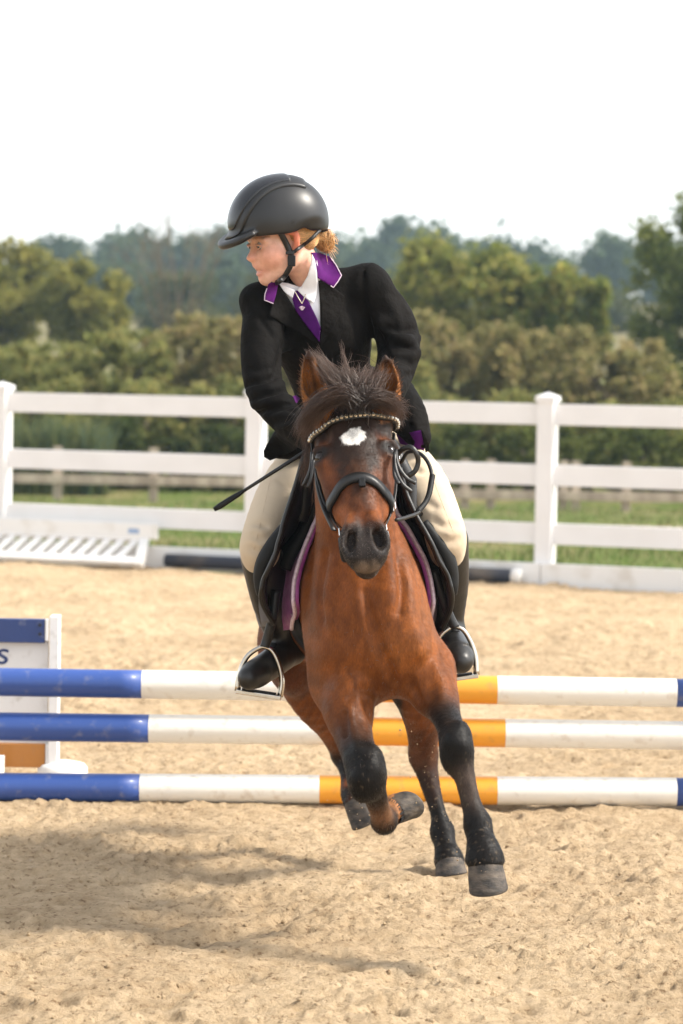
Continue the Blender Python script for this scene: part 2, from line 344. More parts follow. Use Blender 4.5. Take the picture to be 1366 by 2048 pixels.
def plant(name, label, cat, box, Y, depth, n, size, cols, seed, nclump=26, group=None, clump=.3, trunk=True, base=None, keep=None, shell=.55, bank=False):
    """a tree or bush whose crown fills the pixel box (x0, y0, x1, y1) at distance Y"""
    r = np.random.default_rng(seed); x0, y0, x1, y1 = box
    A, B = PY(x0, y1, Y), PY(x1, y0, Y); cx, cz = (A[0] + B[0]) / 2, (A[2] + B[2]) / 2; hx, hz = (B[0] - A[0]) / 2, (B[2] - A[2]) / 2
    zg = float(terrain_z(cx, Y)) if base is None else base
    root = tag(empty(name, (cx, Y, zg)), label, cat, group)
    cen, rad = [], []
    while len(cen) < nclump:
        p = r.uniform(-1, 1, 3)
        if bank:
            if p[2] > .72 + .5 * math.sin(p[0] * 2.4 + seed) * .35 - .35 * abs(p[0]) ** 3: continue
        elif np.linalg.norm(p * (1, 1, .98)) > 1 or (p[2] < -.2 and r.random() < .3): continue
        s = clump * (.6 + .8 * r.random()); e = 1 - s * .75
        c = np.array([cx + p[0] * hx * e, Y + p[1] * depth * e, cz + p[2] * hz * e])
        if keep is not None and not keep(*pix(c)): continue
        cen.append(c); rad.append(np.array([hx, min(depth, hx), hz * .85]) * s)
    leaves("crown", cen, rad, n, size, cols, m_leaf, root, seed, shell=shell)
    if trunk:
        b = MB(); hgt = max(cz - zg, .3); bs = np.array([cx, Y, zg - .1]); fork = np.array([cx + .05 * hx, Y, zg + hgt * .45]); tr = .035 * (hx + hz) + .03
        b.tube([bs, (bs + fork) / 2 + (.03, 0, 0), fork], [tr, tr * .8, tr * .65], 8)
        for c in cen[:12]:
            mid = fork * .5 + np.asarray(c) * .5 + (0, 0, -.08 * hgt); b.tube([fork, mid, c], [tr * .5, tr * .3, tr * .1], 5, False)
        b.build("trunk", m_bark, root, True)
    return root
# far wooded ridge, hazed by distance
FT = [((60, 462, 190, 640), 240), ((165, 470, 300, 650), 250), ((190, 445, 330, 640), 262), ((300, 438, 430, 640), 255), ((385, 442, 520, 640), 268), ((470, 452, 600, 640), 250),
      ((590, 460, 720, 640), 262), ((690, 468, 800, 640), 248), ((745, 416, 860, 640), 270), ((830, 440, 940, 640), 252), ((905, 442, 1040, 640), 262), ((1000, 470, 1110, 640), 246), ((1080, 500, 1160, 640), 258),
      ((1165, 452, 1290, 640), 230), ((1130, 515, 1200, 640), 262), ((1280, 470, 1400, 640), 244), ((195, 510, 290, 660), 190), ((420, 510, 510, 660), 195)]
FTL = ["low hazy tree above the olive tree at far left", "rounded hazy tree left of the dark ridge", "dark hazy tree where the ridge starts on the left", "hazy ridge tree behind the bare shrub, left half", "hazy ridge tree behind the bare shrub, right half", "hazy ridge tree behind the peak of the helmet",
       "hazy ridge tree just right of the helmet", "low hazy tree above the purple collar's shoulder", "tallest hazy tree on the ridge right of the rider", "hazy tree just right of the tallest ridge tree", "broad hazy tree above the green bush", "hazy tree at the right shoulder of the ridge", "lowest hazy tree where the ridge ends on the right",
       "lone blue-grey tree left of the leafy tree at the right edge", "small hazy tree in the gap of the ridge", "hazy tree behind the leafy tree at the right edge", "pale round tree left of the bare shrub", "pale round tree right of the bare shrub"]
for i, ((b_, Y_), l_) in enumerate(zip(FT, FTL)):
    plant("ridge_tree", l_, "tree", (b_[0] - 22, b_[1], b_[2] + 22, b_[3]), Y_, 3.0, 6500, .30, FAR, 100 + i, 26, "trees on the far ridge", .46, shell=.3)
# nearer trees and bushes
for i, (b_, l_) in enumerate([((250, 520, 480, 720), "pale mid-distance tree behind the bare shrub"), ((430, 505, 640, 720), "mid-distance tree behind the rider's chin"), ((590, 520, 800, 720), "mid-distance tree hidden by the rider's shoulders"), ((1090, 560, 1300, 720), "low mid-distance tree left of the leafy right tree"), ((-60, 540, 120, 720), "mid-distance tree behind the olive tree")]):
    plant("field_tree", l_, "tree", b_, 125 + 6 * i, 2.5, 5500, .13, [(.05, .065, .025), (.09, .105, .04), (.13, .13, .055)], 150 + i, 30, "trees in the middle distance", .36)
plant("olive_tree", "large olive-green tree at the left edge, highest of the left greenery", "tree", (-230, 462, 150, 720), 72, 2.4, 15000, .10, OLIVE, 1, 46, clump=.27)
plant("olive_tree", "lower rounded olive tree right of the large left one", "tree", (60, 510, 285, 720), 70, 1.6, 9000, .09, OLIVE, 2, 34, clump=.28)
plant("leafy_tree", "leafy green tree with gaps at the right edge", "tree", (1232, 318, 1570, 860), 56, 2.0, 22000, .055, GREEN, 3, 120, clump=.19, shell=.3)
plant("bush", "tall green bush right of the rider's shoulder", "bush", (745, 458, 985, 800), 60, 1.4, 15000, .07, [(.15, .17, .042), (.25, .265, .06), (.39, .34, .095)], 4, 46, "bushes on the bank", .27, shell=.25)
plant("bush", "lower yellowish-green bush at the right end of the green bushes", "bush", (1010, 512, 1240, 800), 58, 1.3, 13000, .07, [(.13, .17, .04), (.23, .265, .06), (.40, .34, .09)], 5, 44, "bushes on the bank", .24)
plant("bush", "green bush between the tall one and the yellowish one", "bush", (880, 475, 1120, 800), 59, 1.3, 14000, .07, [(.14, .17, .04), (.24, .265, .06), (.39, .34, .095)], 6, 46, "bushes on the bank", .27, shell=.25)
BR2 = [(.165, .155, .055), (.27, .245, .09), (.40, .31, .14)]
BR3 = [(.145, .16, .05), (.24, .25, .075), (.37, .325, .11)]
BX = [((-90, 640, 180, 880), 48, BR3, "left-edge grey-green bush under the olive tree"), ((90, 628, 330, 880), 46.5, BR3, "rounded olive-brown bush second from the left"),
      ((260, 610, 480, 880), 47.5, BR2, "brownish bush below the bare shrub"), ((410, 600, 640, 880), 46, BR2, "brownish bush behind the rider's right arm"),
      ((600, 640, 850, 880), 48, BR3, "olive bush hidden behind rider and pony"), ((780, 596, 1010, 880), 49, BR2, "brown bush right of the rider's elbow"),
      ((960, 598, 1190, 880), 48, BR2, "russet-brown bush in the middle of the right bank"), ((1120, 655, 1330, 880), 46.5, BR2, "low russet bush sloping down the right bank"), ((1270, 700, 1480, 880), 47, BR3, "low brownish bush at the right edge above the fence"),
      ((-420, 630, -120, 880), 47.5, BR3, "olive bush on the bank left of the left-edge grey-green bush"), ((1450, 690, 1760, 880), 47, BR2, "brownish bush on the bank right of the right-edge one")]
for i, (b_, Y_, c_, l_) in enumerate(BX):
    plant("bush", l_, "bush", (b_[0] - 25, b_[1] - 4, b_[2] + 25, b_[3]), Y_, 1.5, 20000, .048, c_, 30 + i, 150, "bushes on the bank", .15, shell=.2, bank=True)
BY = [((-60, 735, 200, 960), "low olive bush behind the reeds"), ((150, 740, 400, 960), "low olive bush above the left rail"), ((340, 735, 600, 960), "low olive bush behind the rider's elbow"), ((780, 745, 1010, 960), "low green bush over the rail right of the rider"), ((950, 750, 1200, 960), "low green bush behind the capped post"), ((1150, 765, 1420, 960), "low green bush above the right end rail")]
for i, (b_, l_) in enumerate(BY):
    plant("bush", l_, "bush", b_, 43.5, 1.1, 14000, .043, BR3, 50 + i, 110, "bushes on the bank", .17, shell=.2, bank=True)
# dark hedge behind the wooden fence
for i, (x0, x1, l_) in enumerate([(170, 420, "dark green hedge section right of the reeds"), (380, 640, "dark green hedge section behind the rider's right leg"), (760, 980, "dark green hedge section right of the pony"), (930, 1180, "dark green hedge section behind the capped fence post"), (1130, 1420, "dark green hedge section at the right edge"), (1390, 1720, "dark green hedge section right of the right-edge one"), (-330, -20, "dark green hedge section left of the reeds")]):
    plant("hedge", l_, "hedge", (x0, 815, x1, 1035), 40.2, .8, 11000, .038, DARK if i < 2 else [(.05, .065, .016), (.10, .125, .03), (.17, .18, .045)], 60 + i, 90, "hedge behind the wooden fence", .18, base=-.35, shell=.25, bank=True)
# bare shrub
def bare_shrub():
    Y = 66; root = tag(empty("bare_shrub", PY(355, 650, Y)), "leafless brown shrub with fanning thin branches, left of the rider", "shrub"); r = random.Random(5); b = MB()
    def grow(p, d, L, rad, lev):
        q = p + d * L; b.tube([p, (p + q) / 2 + np.array([r.gauss(0, .04), r.gauss(0, .04), .02]) * L, q], [rad, rad * .8, rad * .6], 4, False)
        if lev == 0: return
        for _ in range(3): grow(q, nrm(d + np.array([r.gauss(0, .33), r.gauss(0, .33), r.gauss(.15, .2)])), L * r.uniform(.5, .8), rad * .58, lev - 1)
    for k in range(9):
        p = PY(315 + 9 * k, 650, Y); grow(p, nrm([(k - 4) * .085, r.gauss(0, .2), 1]), 1.0, .022, 3)
    b.build("branches", mat("bare_twig", (.17, .12, .075), (.11, .08, .05), rough=.9), root)
bare_shrub()
# reeds at the left
m_blade = mat("blade", (1, 1, 1), rough=.7, attr=True, trans=.3, spec=.2)
def blades(name, base, hgt, wid, lean, cols, m, seed, parent=None):
    r = np.random.default_rng(seed); n = len(base); th = r.random(n) * 6.283; s = np.stack([np.cos(th), np.sin(th), np.zeros(n)], 1)
    ln = np.stack([np.cos(th * 1.7 + 1), np.sin(th * 1.7 + 1), np.zeros(n)], 1) * (lean * r.random(n) * hgt)[:, None]; up = np.array([0, 0, 1.0])
    w = (wid * (.6 + .8 * r.random(n)))[:, None]; h = hgt[:, None]
    V = np.stack([base - s * w, base + s * w, base + ln * .35 + up * h * .6 + s * w * .8, base + ln * .35 + up * h * .6 - s * w * .8, base + ln + up * h * .95], 1).reshape(-1, 3)
    i = 5 * np.arange(n)[:, None]; F = np.concatenate([i + [0, 1, 2, 3], i + [3, 2, 4, 4]], 1).reshape(-1, 4)
    F3 = np.concatenate([i + [0, 1, 2], i + [0, 2, 3], i + [3, 2, 4]], 1).reshape(-1, 3)
    cols = np.asarray(cols); t = r.random(n)[:, None]; c = cols[r.integers(0, len(cols), n)] * (.7 + .6 * t)
    return link(name, arr_mesh(name, V, F3, np.repeat(c, 5, 0), smooth=False), m, parent)
for i, (a_, b_, l_) in enumerate([(-20, 110, "tall reed clump at the left edge"), (90, 215, "bluish-green reed clump right of the left-edge one")]):
    n = 900; px_ = a_ + (b_ - a_) * rng.random(n); Y_ = 38.6 + .9 * rng.random(n); x_ = (px_ - CX) / FPX * Y_
    root = tag(empty("reed_clump", (float(x_.mean()), 39, -.25)), l_, "reeds", "reeds by the wooden fence")
    blades("leaves", np.stack([x_, Y_, np.full(n, -.3)], 1), .7 + .55 * rng.random(n), .012, .35, [(.10, .13, .05), (.16, .17, .06), (.09, .13, .08)], m_blade, 80 + i, root)
# grass
n = 32000
gy = 20.3 + 19 * rng.random(n) ** 1.3; gx = (rng.random(n) * 2 - 1) * (.6 + .145 * gy); ok = fdist(gx, gy) < -.16
gx, gy = gx[ok], gy[ok]; hh = (.02 + .035 * rng.random(len(gx))) * (1 + 1.2 * (vnoise(gx * 1.5, gy * .8, 3) > .18))
tag(blades("grass", np.stack([gx, gy, terrain_z(gx, gy)], 1), hh, .006, .7, [(.09, .155, .03), (.13, .18, .045), (.21, .205, .085)], m_blade, 90), "short grass between the two fences", kind="stuff")

# ---- white slatted filler lying against the fence, white plank, dark pole
def slat_filler():
    A, B = G(-260, 1100), G(282, 1131); A[2] = B[2] = 0.0
    B = np.array([*B[:2], .015]); ta = nrm(FD3); W = 4.2
    near = np.array([*(FA + FD * on_fence(281, .05, .30) + FN * .30), .03]); far = np.array([*(FA + FD * on_fence(292, .3, .03) + FN * .03), .215])
    root = tag(empty("slatted_filler", near), "white slatted jump filler leaning flat against the fence foot", "jump filler")
    up = nrm(far - near); nn = nrm(np.cross(ta, up)); H = np.linalg.norm(far - near)
    MB().box(near - ta * W / 2 + up * .035, ta, up, nn, W / 2, .037, .018).build("bottom_rail", m_white2, root, bevel=.004)
    MB().box(near - ta * W / 2 + up * (H - .02), ta, up, nn, W / 2, .03, .018).build("top_rail", m_white2, root, bevel=.004)
    MB().box(near + ta * .0 + up * H / 2, up, ta, nn, H / 2 + .02, .035, .022).build("end_stile", m_white2, root, bevel=.004)
    for k in range(22):
        c = near - ta * (.13 + .118 * k) + up * H * .53; MB().box(c, nrm(up + ta * .55), np.cross(nn, nrm(up + ta * .55)), nn, H * .48, .027, .009).build("slat", m_white2, root, bevel=.002)
slat_filler()
t0_, t1_ = on_fence(312, .25, .09), on_fence(312, .25, .09) - 3.4
pl = tag(empty("white_plank", fp(t0_, .09, .2)), "long white plank laid along the fence above the slatted filler", "plank")
MB().box(fp((t0_ + t1_) / 2, .05, .265), FD3, FN3, Z3, (t0_ - t1_) / 2, .02, .058).build("board", m_white2, pl, bevel=.004)
MB().box(fp(t0_ - .19, .0715, .265), FD3, FN3, Z3, .045, .001, .018).build("label_plate", mat("faded_blue", (.25, .36, .55), rough=.6), pl)
tA, tB = on_fence(336, .06, .08), on_fence(1030, .06, .08)
dp = tag(empty("dark_pole", fp(tA, .085, 0)), "dark grubby pole with a white end lying along the kickboard", "pole")
m_darkpole = mat("dark_pole_paint", (.022, .026, .04), (.14, .11, .08), rough=.75, scale=4, detail=8, mixpos=(.5, .8))
MB().tube([fp(t, .085, .055) for t in np.linspace(tA, tB, 8)], .05, 16).build("shaft", m_darkpole, dp, True)
MB().tube([fp(t, .085, .055) for t in np.linspace(tB + .001, tB + .06, 3)], .052, 16).build("end_cap", m_white2, dp, True)

# ---- the jump: three painted poles, filler panel, wing stands
def paint(name, c, dirt):
    return mat(name, c, tuple(a * .55 + b * .45 for a, b in zip(c, dirt)), rough=.48, scale=24, detail=12, mixpos=(.57, .74), bump=.12, bscale=40, coat=.15)
m_blue = paint("blue_pole_paint", (.028, .075, .29), (.25, .25, .28)); m_pw = paint("white_pole_paint", (.80, .77, .70), (.42, .30, .19)); m_or = paint("orange_pole_paint", (.80, .34, .025), (.35, .2, .08))
def jump_pole(lab, edges, yl, yr, Y, r=.0505):
    """edges: pixel x of colour changes; yl, yr: pixel y of the axis at x = 0 and x = 1366"""
    yy = lambda x: yl + (yr - yl) * x / 1366.0
    pts = [PY(x, yy(x), Y) for x in edges]; root = tag(empty("jump_pole", pts[0]), lab, "pole", "poles of the jump")
    for k, mm in enumerate((m_blue, m_pw, m_or, m_pw, m_blue)):
        a, b = pts[k], pts[k + 1]; e = (b - a) * .0003
        MB().tube([a + (b - a) * t for t in np.linspace(.0004, .9996, 9)], r, 28, k in (0, 4)).build("painted_band", mm, root, True)
    return pts
YP = 10.08
pT = jump_pole("top blue, white and orange pole of the jump", (-75, 284, 640, 994, 1352, 1712), 1364, 1386, YP)
pM = jump_pole("middle striped pole of the jump, between top pole and ground pole", (-60, 298, 655, 1010, 1368, 1725), 1453, 1471, YP)
pB = jump_pole("lowest striped pole of the jump, lying on the sand", (-78, 280, 639, 994, 1352, 1712), 1574, 1584, YP)
def stand(name, x, lab):
    root = tag(empty(name, (x, YP + .11, 0)), lab, "jump stand", "stands of the jump")
    MB().box((x, YP + .11, .62), (1, 0, 0), (0, 1, 0), Z3, .04, .04, .66).build("upright", m_white2, root, bevel=.004)
    for yy_ in (-.22, .22): MB().box((x, YP + .11 + yy_, .03), (1, 0, 0), (0, 1, 0), Z3, .035, .16, .05).build("foot", m_white2, root, bevel=.004)
    for p in (pT, pM):
        z = (p[0] if x < 0 else p[-1])[2]; MB().box((x, YP + .02, z - .058), (1, 0, 0), (0, 1, 0), Z3, .02, .055, .008).build("cup", m_darkpole, root)
stand("jump_stand", pT[0][0] + .06, "white stand holding the left ends of the jump poles"); stand("jump_stand", pT[-1][0] - .06, "white stand holding the right ends of the jump poles")
def filler():
    Y = 10.75; m_navy = paint("navy_board_paint", (.02, .045, .16), (.3, .3, .32)); m_ob = paint("orange_board_paint", (.42, .17, .03), (.25, .15, .08)); m_wb = paint("white_board_paint", (.76, .75, .74), (.40, .36, .30))
    root = tag(empty("jump_filler", PY(107, 1545, Y)), "white filler panel with a navy top board and navy letter at the left edge", "jump filler")
    def bd(nm, x0, y0, x1, y1, mm, dy, th=.018):
        A, B = PY(x0, y1, Y + dy), PY(x1, y0, Y + dy); c = (A + B) / 2
        return MB().box(c, (1, 0, 0), (0, 1, 0), Z3, (B[0] - A[0]) / 2, th, (B[2] - A[2]) / 2).build(nm, mm, root, bevel=.003)
    bd("upright", 98, 1231, 120, 1542, m_wb, 0, .045)
    bd("end_block", 91, 1238, 97.5, 1281, m_wb, -.03, .02)
    bd("top_board", -420, 1238, 90.5, 1277, m_navy, -.03)
    bd("panel", -420, 1279, 97.5, 1425, m_wb, 0, .012); bd("rail", -420, 1425.5, 97.5, 1482, m_wb, .0, .012)
    bd("bottom_board", -420, 1487, 91, 1526, m_ob, -.02); bd("end_block", 91.5, 1487, 97.5, 1530, m_wb, -.02, .02)
    for dz, a, b in ((1250, 78, 90), (1268, 78, 90)):
        c = PY(80, dz, Y - .05); MB().tube([c, c + (0, -.004, 0)], .007, 10).build("bolt", m_darkpole, root)
    f = bpy.data.curves.new("letter", 'FONT'); f.body = "s"; f.size = .148; f.extrude = .001; f.align_x = 'RIGHT'
    o = bpy.data.objects.new("letter_tmp", f); dg = bpy.context.evaluated_depsgraph_get(); COL.objects.link(o); bpy.context.view_layer.update()
    me = bpy.data.meshes.new_from_object(o.evaluated_get(bpy.context.evaluated_depsgraph_get())); bpy.data.objects.remove(o)
    V = np.array([v.co[:] for v in me.vertices]); V[:, 0] += V[:, 1] * .12
    A = PY(17, 1328, Y - .0135); s = (PY(0, 1298, Y)[2] - PY(0, 1328, Y)[2]) / V[:, 1].max()
    W_ = np.stack([A[0] + (V[:, 0] - V[:, 0].max()) * s * 1.15, np.full(len(V), A[1]) - V[:, 2] , A[2] + V[:, 1] * s], 1)
    me.vertices.foreach_set("co", W_.astype(np.float32).ravel()); me.update(); link("letter", me, m_navy, root)
    b = MB(); c = PY(125, 1535, Y); zc = 0.0; n_ = 20
    ring = [(.0, .085), (.05, .085), (.075, .06), (.085, .0)]
    V = []; F = []
    for (z, r_) in [(-.03, .095), (.012, .095), (.026, .082), (.034, .05)]:
        V += [(c[0] + r_ * math.cos(2 * math.pi * j / n_), c[1] + r_ * math.sin(2 * math.pi * j / n_), z) for j in range(n_)]
    for i in range(3): F += [(i * n_ + j, i * n_ + (j + 1) % n_, (i + 1) * n_ + (j + 1) % n_, (i + 1) * n_ + j) for j in range(n_)]
    F.append(tuple(range(3 * n_, 4 * n_))); b.add(V, F); b.build("foot", m_white2, root, True)
filler()
# pale dirt path and bare soil beyond the grass on the right
m_path = mat("dirt_path", (.42, .33, .24), (.24, .17, .11), rough=.95, scale=3, detail=8, bump=.4, bscale=30)
xs_ = np.linspace(1.0, 9.0, 40); V = []
for x in xs_:
    for o_ in (0, 1.3): yy = 28.6 + .25 * math.sin(x * 1.3 + o_) - .35 * x * .4 + o_; V.append((x, yy, float(terrain_z(x, yy)) + .03))
tag(link("path", arr_mesh("path", np.array(V), np.array([(2 * i, 2 * i + 2, 2 * i + 3, 2 * i + 1) for i in range(39)])), m_path), kind="structure")
# sand thrown up by the hooves
n = 260; px_, py_, dd = np.empty(n), np.empty(n), np.empty(n)
for i in range(n):
    cxx, cyy, d0, sx, sy = ((885, 1690, 8.72, 45, 40), (800, 1650, 7.9, 60, 35), (960, 1780, 7.4, 30, 30), (730, 1640, 8.9, 40, 25), (850, 1500, 8.6, 30, 70))[i % 5]
    px_[i], py_[i], dd[i] = rng.normal(cxx, sx), rng.normal(cyy, sy), d0 + rng.normal() * .12
pp = np.array([P(a, b, c) for a, b, c in zip(px_, py_, dd)]); ok = pp[:, 2] > .02
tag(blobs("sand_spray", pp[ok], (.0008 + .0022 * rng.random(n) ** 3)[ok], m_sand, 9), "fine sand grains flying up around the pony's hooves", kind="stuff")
# ---- haze
m_haze = bpy.data.materials.new("haze"); m_haze.use_nodes = True; nt = m_haze.node_tree; nt.nodes.clear()
pv = nt.nodes.new("ShaderNodeVolumePrincipled"); pv.inputs["Color"].default_value = (.62, .83, 1.0, 1); pv.inputs["Density"].default_value = .00055; pv.inputs["Anisotropy"].default_value = .2
mo = nt.nodes.new("ShaderNodeOutputMaterial"); nt.links.new(pv.outputs[0], mo.inputs["Volume"])
hz = MB().box((0, 150, 14), (1, 0, 0), (0, 1, 0), Z3, 160, 200, 16).build("haze", m_haze); tag(hz, "thin pale haze in the air over the fields", kind="stuff")
# ================================================================== sculpting: smooth unions of tapered chains and ellipsoids
class Sculpt:
    def __init__(s): s.pr = []
    def chain(s, pts, rad, k=.03, col=None, op='+', n=4, side=None, ratio=1.0, name=None):
        """a tapered limb through pts; side/ratio squash the section along one direction (ratio < 1: thinner)"""
        pts = np.asarray(pts, float); rad = np.asarray(rad, float)
        C = None if col is None else (np.tile(np.asarray(col, float), (len(pts), 1)) if np.ndim(col) == 1 else np.asarray(col, float))
        D = np.hstack([pts, rad[:, None]] + ([C] if C is not None else []))
        D = crom(D, n) if n > 1 and len(pts) > 2 else D
        s.pr.append(dict(t='c', p=D[:, :3], r=np.maximum(D[:, 3], 1e-4), c=None if C is None else np.clip(D[:, 4:], 0, 1), k=k, op=op, side=None if side is None else nrm(side), q=ratio)); return s
    def ell(s, c, rad, axes=None, k=.03, col=None, op='+'):
        A = np.eye(3) if axes is None else np.array([nrm(a) for a in axes])
        s.pr.append(dict(t='e', p=np.asarray(c, float), R=np.asarray(rad, float), A=A, k=k, op=op, c=None if col is None else np.asarray(col, float))); return s
    @staticmethod
    def dist(pr, X):
        if pr['t'] == 'e':
            q = (X - pr['p'].astype(X.dtype)) @ pr['A'].T.astype(X.dtype); R = pr['R'].astype(X.dtype)
            a = np.sqrt(((q / R) ** 2).sum(-1)); b = np.sqrt(((q / R ** 2) ** 2).sum(-1)) + 1e-9
            return a * (a - 1) / b, None
        best = None; bi = None
        p, r, sd, ra = pr['p'], pr['r'], pr['side'], pr['q']
        for i in range(len(p) - 1):
            a, b = p[i].astype(X.dtype), p[i + 1].astype(X.dtype); d = b - a; L = max(float(d @ d), 1e-12); w = X - a
            t = np.clip((w @ d) / L, 0, 1); v = w - t[..., None] * d
            if sd is not None:
                e = v @ sd.astype(X.dtype); v2 = (v * v).sum(-1) + e * e * (1 / ra ** 2 - 1); dd = np.sqrt(np.maximum(v2, 0)); rr = r[i] + (r[i + 1] - r[i]) * t
                dd = (dd - rr) * (1.0 if ra > 1 else (ra + 1) / 2)
            else: dd = np.sqrt((v * v).sum(-1)) - (r[i] + (r[i + 1] - r[i]) * t)
            if best is None: best, bi = dd, i + t
            else: m = dd < best; best = np.where(m, dd, best); bi = np.where(m, i + t, bi)
        return best, bi
    def bounds(s, pr):
        if pr['t'] == 'e': m = pr['R'].max(); return pr['p'] - m, pr['p'] + m
        m = pr['r'].max() * max(1, pr['q']); return pr['p'].min(0) - m, pr['p'].max(0) + m
    def mesh(s, name, gx, gy, gz, smooth=1, dcol=(.5, .5, .5), cs=.012):
        """evaluate on the rectilinear grid and skin it (surface nets)"""
        ax = [np.asarray(g, np.float32) for g in (gx, gy, gz)]; F = np.full([len(g) for g in ax], 1.0, np.float32)
        def rng_(lo, hi, m):
            sl = []
            for g, l, h in zip(ax, lo, hi):
                i0, i1 = np.searchsorted(g, l - m), np.searchsorted(g, h + m); sl.append(slice(max(int(i0) - 1, 0), min(int(i1) + 1, len(g))))
            return tuple(sl)
        def og(sl): return ax[0][sl[0]][:, None, None], ax[1][sl[1]][None, :, None], ax[2][sl[2]][None, None, :]
        for pr in s.pr:
            lo, hi = s.bounds(pr); k = np.float32(pr['k']); m = k + .012; sl = rng_(lo, hi, m)
            if any(q.stop - q.start < 2 for q in sl): continue
            if pr['t'] == 'e':
                x, y, z = og(sl); x, y, z = x - np.float32(pr['p'][0]), y - np.float32(pr['p'][1]), z - np.float32(pr['p'][2]); a2 = np.float32(0); b2 = np.float32(1e-12)
                for A, R in zip(pr['A'].astype(np.float32), pr['R'].astype(np.float32)):
                    q = (x * A[0] + y * A[1] + z * A[2]) / R; a2 = a2 + q * q; q = q / R; b2 = b2 + q * q
                a = np.sqrt(a2); d = a * (a - 1) / np.sqrt(b2)
            else:
                d = np.full([q.stop - q.start for q in sl], 1.0, np.float32); p, r, sd, ra = pr['p'].astype(np.float32), pr['r'].astype(np.float32), pr['side'], pr['q']
                for i in range(len(p) - 1):
                    rm = max(r[i], r[i + 1]) * max(1, ra); s2 = rng_(np.minimum(p[i], p[i + 1]) - rm, np.maximum(p[i], p[i + 1]) + rm, m)
                    if any(q.stop - q.start < 1 for q in s2): continue
                    x, y, z = og(s2); x, y, z = x - p[i][0], y - p[i][1], z - p[i][2]; e = p[i + 1] - p[i]; L = max(float(e @ e), 1e-12)
                    t = np.clip((x * e[0] + y * e[1] + z * e[2]) / np.float32(L), 0, 1); vx, vy, vz = x - t * e[0], y - t * e[1], z - t * e[2]
                    v2 = vx * vx + vy * vy + vz * vz; rr = r[i] + (r[i + 1] - r[i]) * t
                    if sd is not None:
                        f_ = vx * np.float32(sd[0]) + vy * np.float32(sd[1]) + vz * np.float32(sd[2]); v2 = v2 + f_ * f_ * np.float32(1 / ra ** 2 - 1)
                        dd = (np.sqrt(np.maximum(v2, 0)) - rr) * np.float32(1.0 if ra > 1 else (ra + 1) / 2)
                    else: dd = np.sqrt(v2) - rr
                    o = tuple(slice(q.start - w.start, q.stop - w.start) for q, w in zip(s2, sl)); d[o] = np.minimum(d[o], dd)
            f = F[sl]
            if pr['op'] == '+': h = np.maximum(k - np.abs(f - d), 0) / k; F[sl] = np.minimum(f, d) - h * h * (k * np.float32(.25))
            else: d = -d; h = np.maximum(k - np.abs(f - d), 0) / k; F[sl] = np.maximum(f, d) + h * h * (k * np.float32(.25))
        sg = F < 0
        cnt = np.zeros([n - 1 for n in F.shape], np.int8)
        for i in (0, 1):
            for j in (0, 1):
                for l in (0, 1): cnt += sg[i:F.shape[0] - 1 + i, j:F.shape[1] - 1 + j, l:F.shape[2] - 1 + l]
        I, J, K = np.nonzero((cnt > 0) & (cnt < 8)); n = len(I)
        idx = np.full(cnt.shape, -1, np.int32); idx[I, J, K] = np.arange(n)
        acc = np.zeros((n, 3)); num = np.zeros(n)
        cor = [(i, j, l) for i in (0, 1) for j in (0, 1) for l in (0, 1)]
        for a in cor:
            for e in range(3):
                if a[e]: continue
                b = list(a); b[e] = 1
                fa = F[I + a[0], J + a[1], K + a[2]]; fb = F[I + b[0], J + b[1], K + b[2]]; m = (fa < 0) != (fb < 0)
                t = np.where(m, fa / np.where(m, fa - fb, 1), 0)
                q = [ax[0][I + a[0]], ax[1][J + a[1]], ax[2][K + a[2]]]; q2 = [ax[0][I + b[0]], ax[1][J + b[1]], ax[2][K + b[2]]]
                for c in range(3): acc[:, c] += np.where(m, q[c] + (q2[c] - q[c]) * t, 0)
                num += m
        V = acc / num[:, None]; Q = []
        for e in range(3):
            u, v = [(1, 2), (2, 0), (0, 1)][e]
            sa = [slice(None)] * 3; sb = [slice(None)] * 3; sa[e] = slice(0, -1); sb[e] = slice(1, None)
            A, B = sg[tuple(sa)], sg[tuple(sb)]; E = np.stack(np.nonzero(A != B), 1)
            E = E[(E[:, u] > 0) & (E[:, v] > 0) & (E[:, u] < F.shape[u] - 1) & (E[:, v] < F.shape[v] - 1)]
            ins = A[E[:, 0], E[:, 1], E[:, 2]]; qs = []
            for (du, dv) in ((-1, -1), (0, -1), (0, 0), (-1, 0)):
                c = E.copy(); c[:, u] += du; c[:, v] += dv; qs.append(idx[c[:, 0], c[:, 1], c[:, 2]])
            q = np.stack(qs, 1); q[~ins] = q[~ins][:, ::-1]; Q.append(q)
        Q = np.concatenate(Q)
        ed = np.concatenate([Q[:, [0, 1]], Q[:, [1, 2]], Q[:, [2, 3]], Q[:, [3, 0]]]); dg = np.bincount(ed.ravel(), minlength=n).astype(float)
        for _ in range(smooth):
            for lam in (.55, -.5):
                sm = np.zeros_like(V)
                for c in range(3): sm[:, c] = np.bincount(ed[:, 0], V[ed[:, 1], c], n) + np.bincount(ed[:, 1], V[ed[:, 0], c], n)
                V = V + lam * (sm / np.maximum(dg, 1)[:, None] - V)
        wc = np.full((n, 3), 0.0); ws = np.full(n, 1e-9)
        for pr in s.pr:
            if pr['c'] is None or pr['op'] != '+': continue
            lo, hi = s.bounds(pr); m = np.all((V > lo - .06) & (V < hi + .06), 1); X = V[m]
            if not len(X): continue
            d, bi = s.dist(pr, X); w = np.exp(-np.clip(d, -.02, .3) / cs)
            if bi is None: c = np.tile(pr['c'], (len(X), 1))
            else: i = np.minimum(bi.astype(int), len(pr['c']) - 2); c = pr['c'][i] + (pr['c'][i + 1] - pr['c'][i]) * (bi - i)[:, None]
            wc[m] += w[:, None] * c; ws[m] += w
        colr = np.where(ws[:, None] > 1e-6, wc / ws[:, None], np.asarray(dcol))
        return V, Q, colr
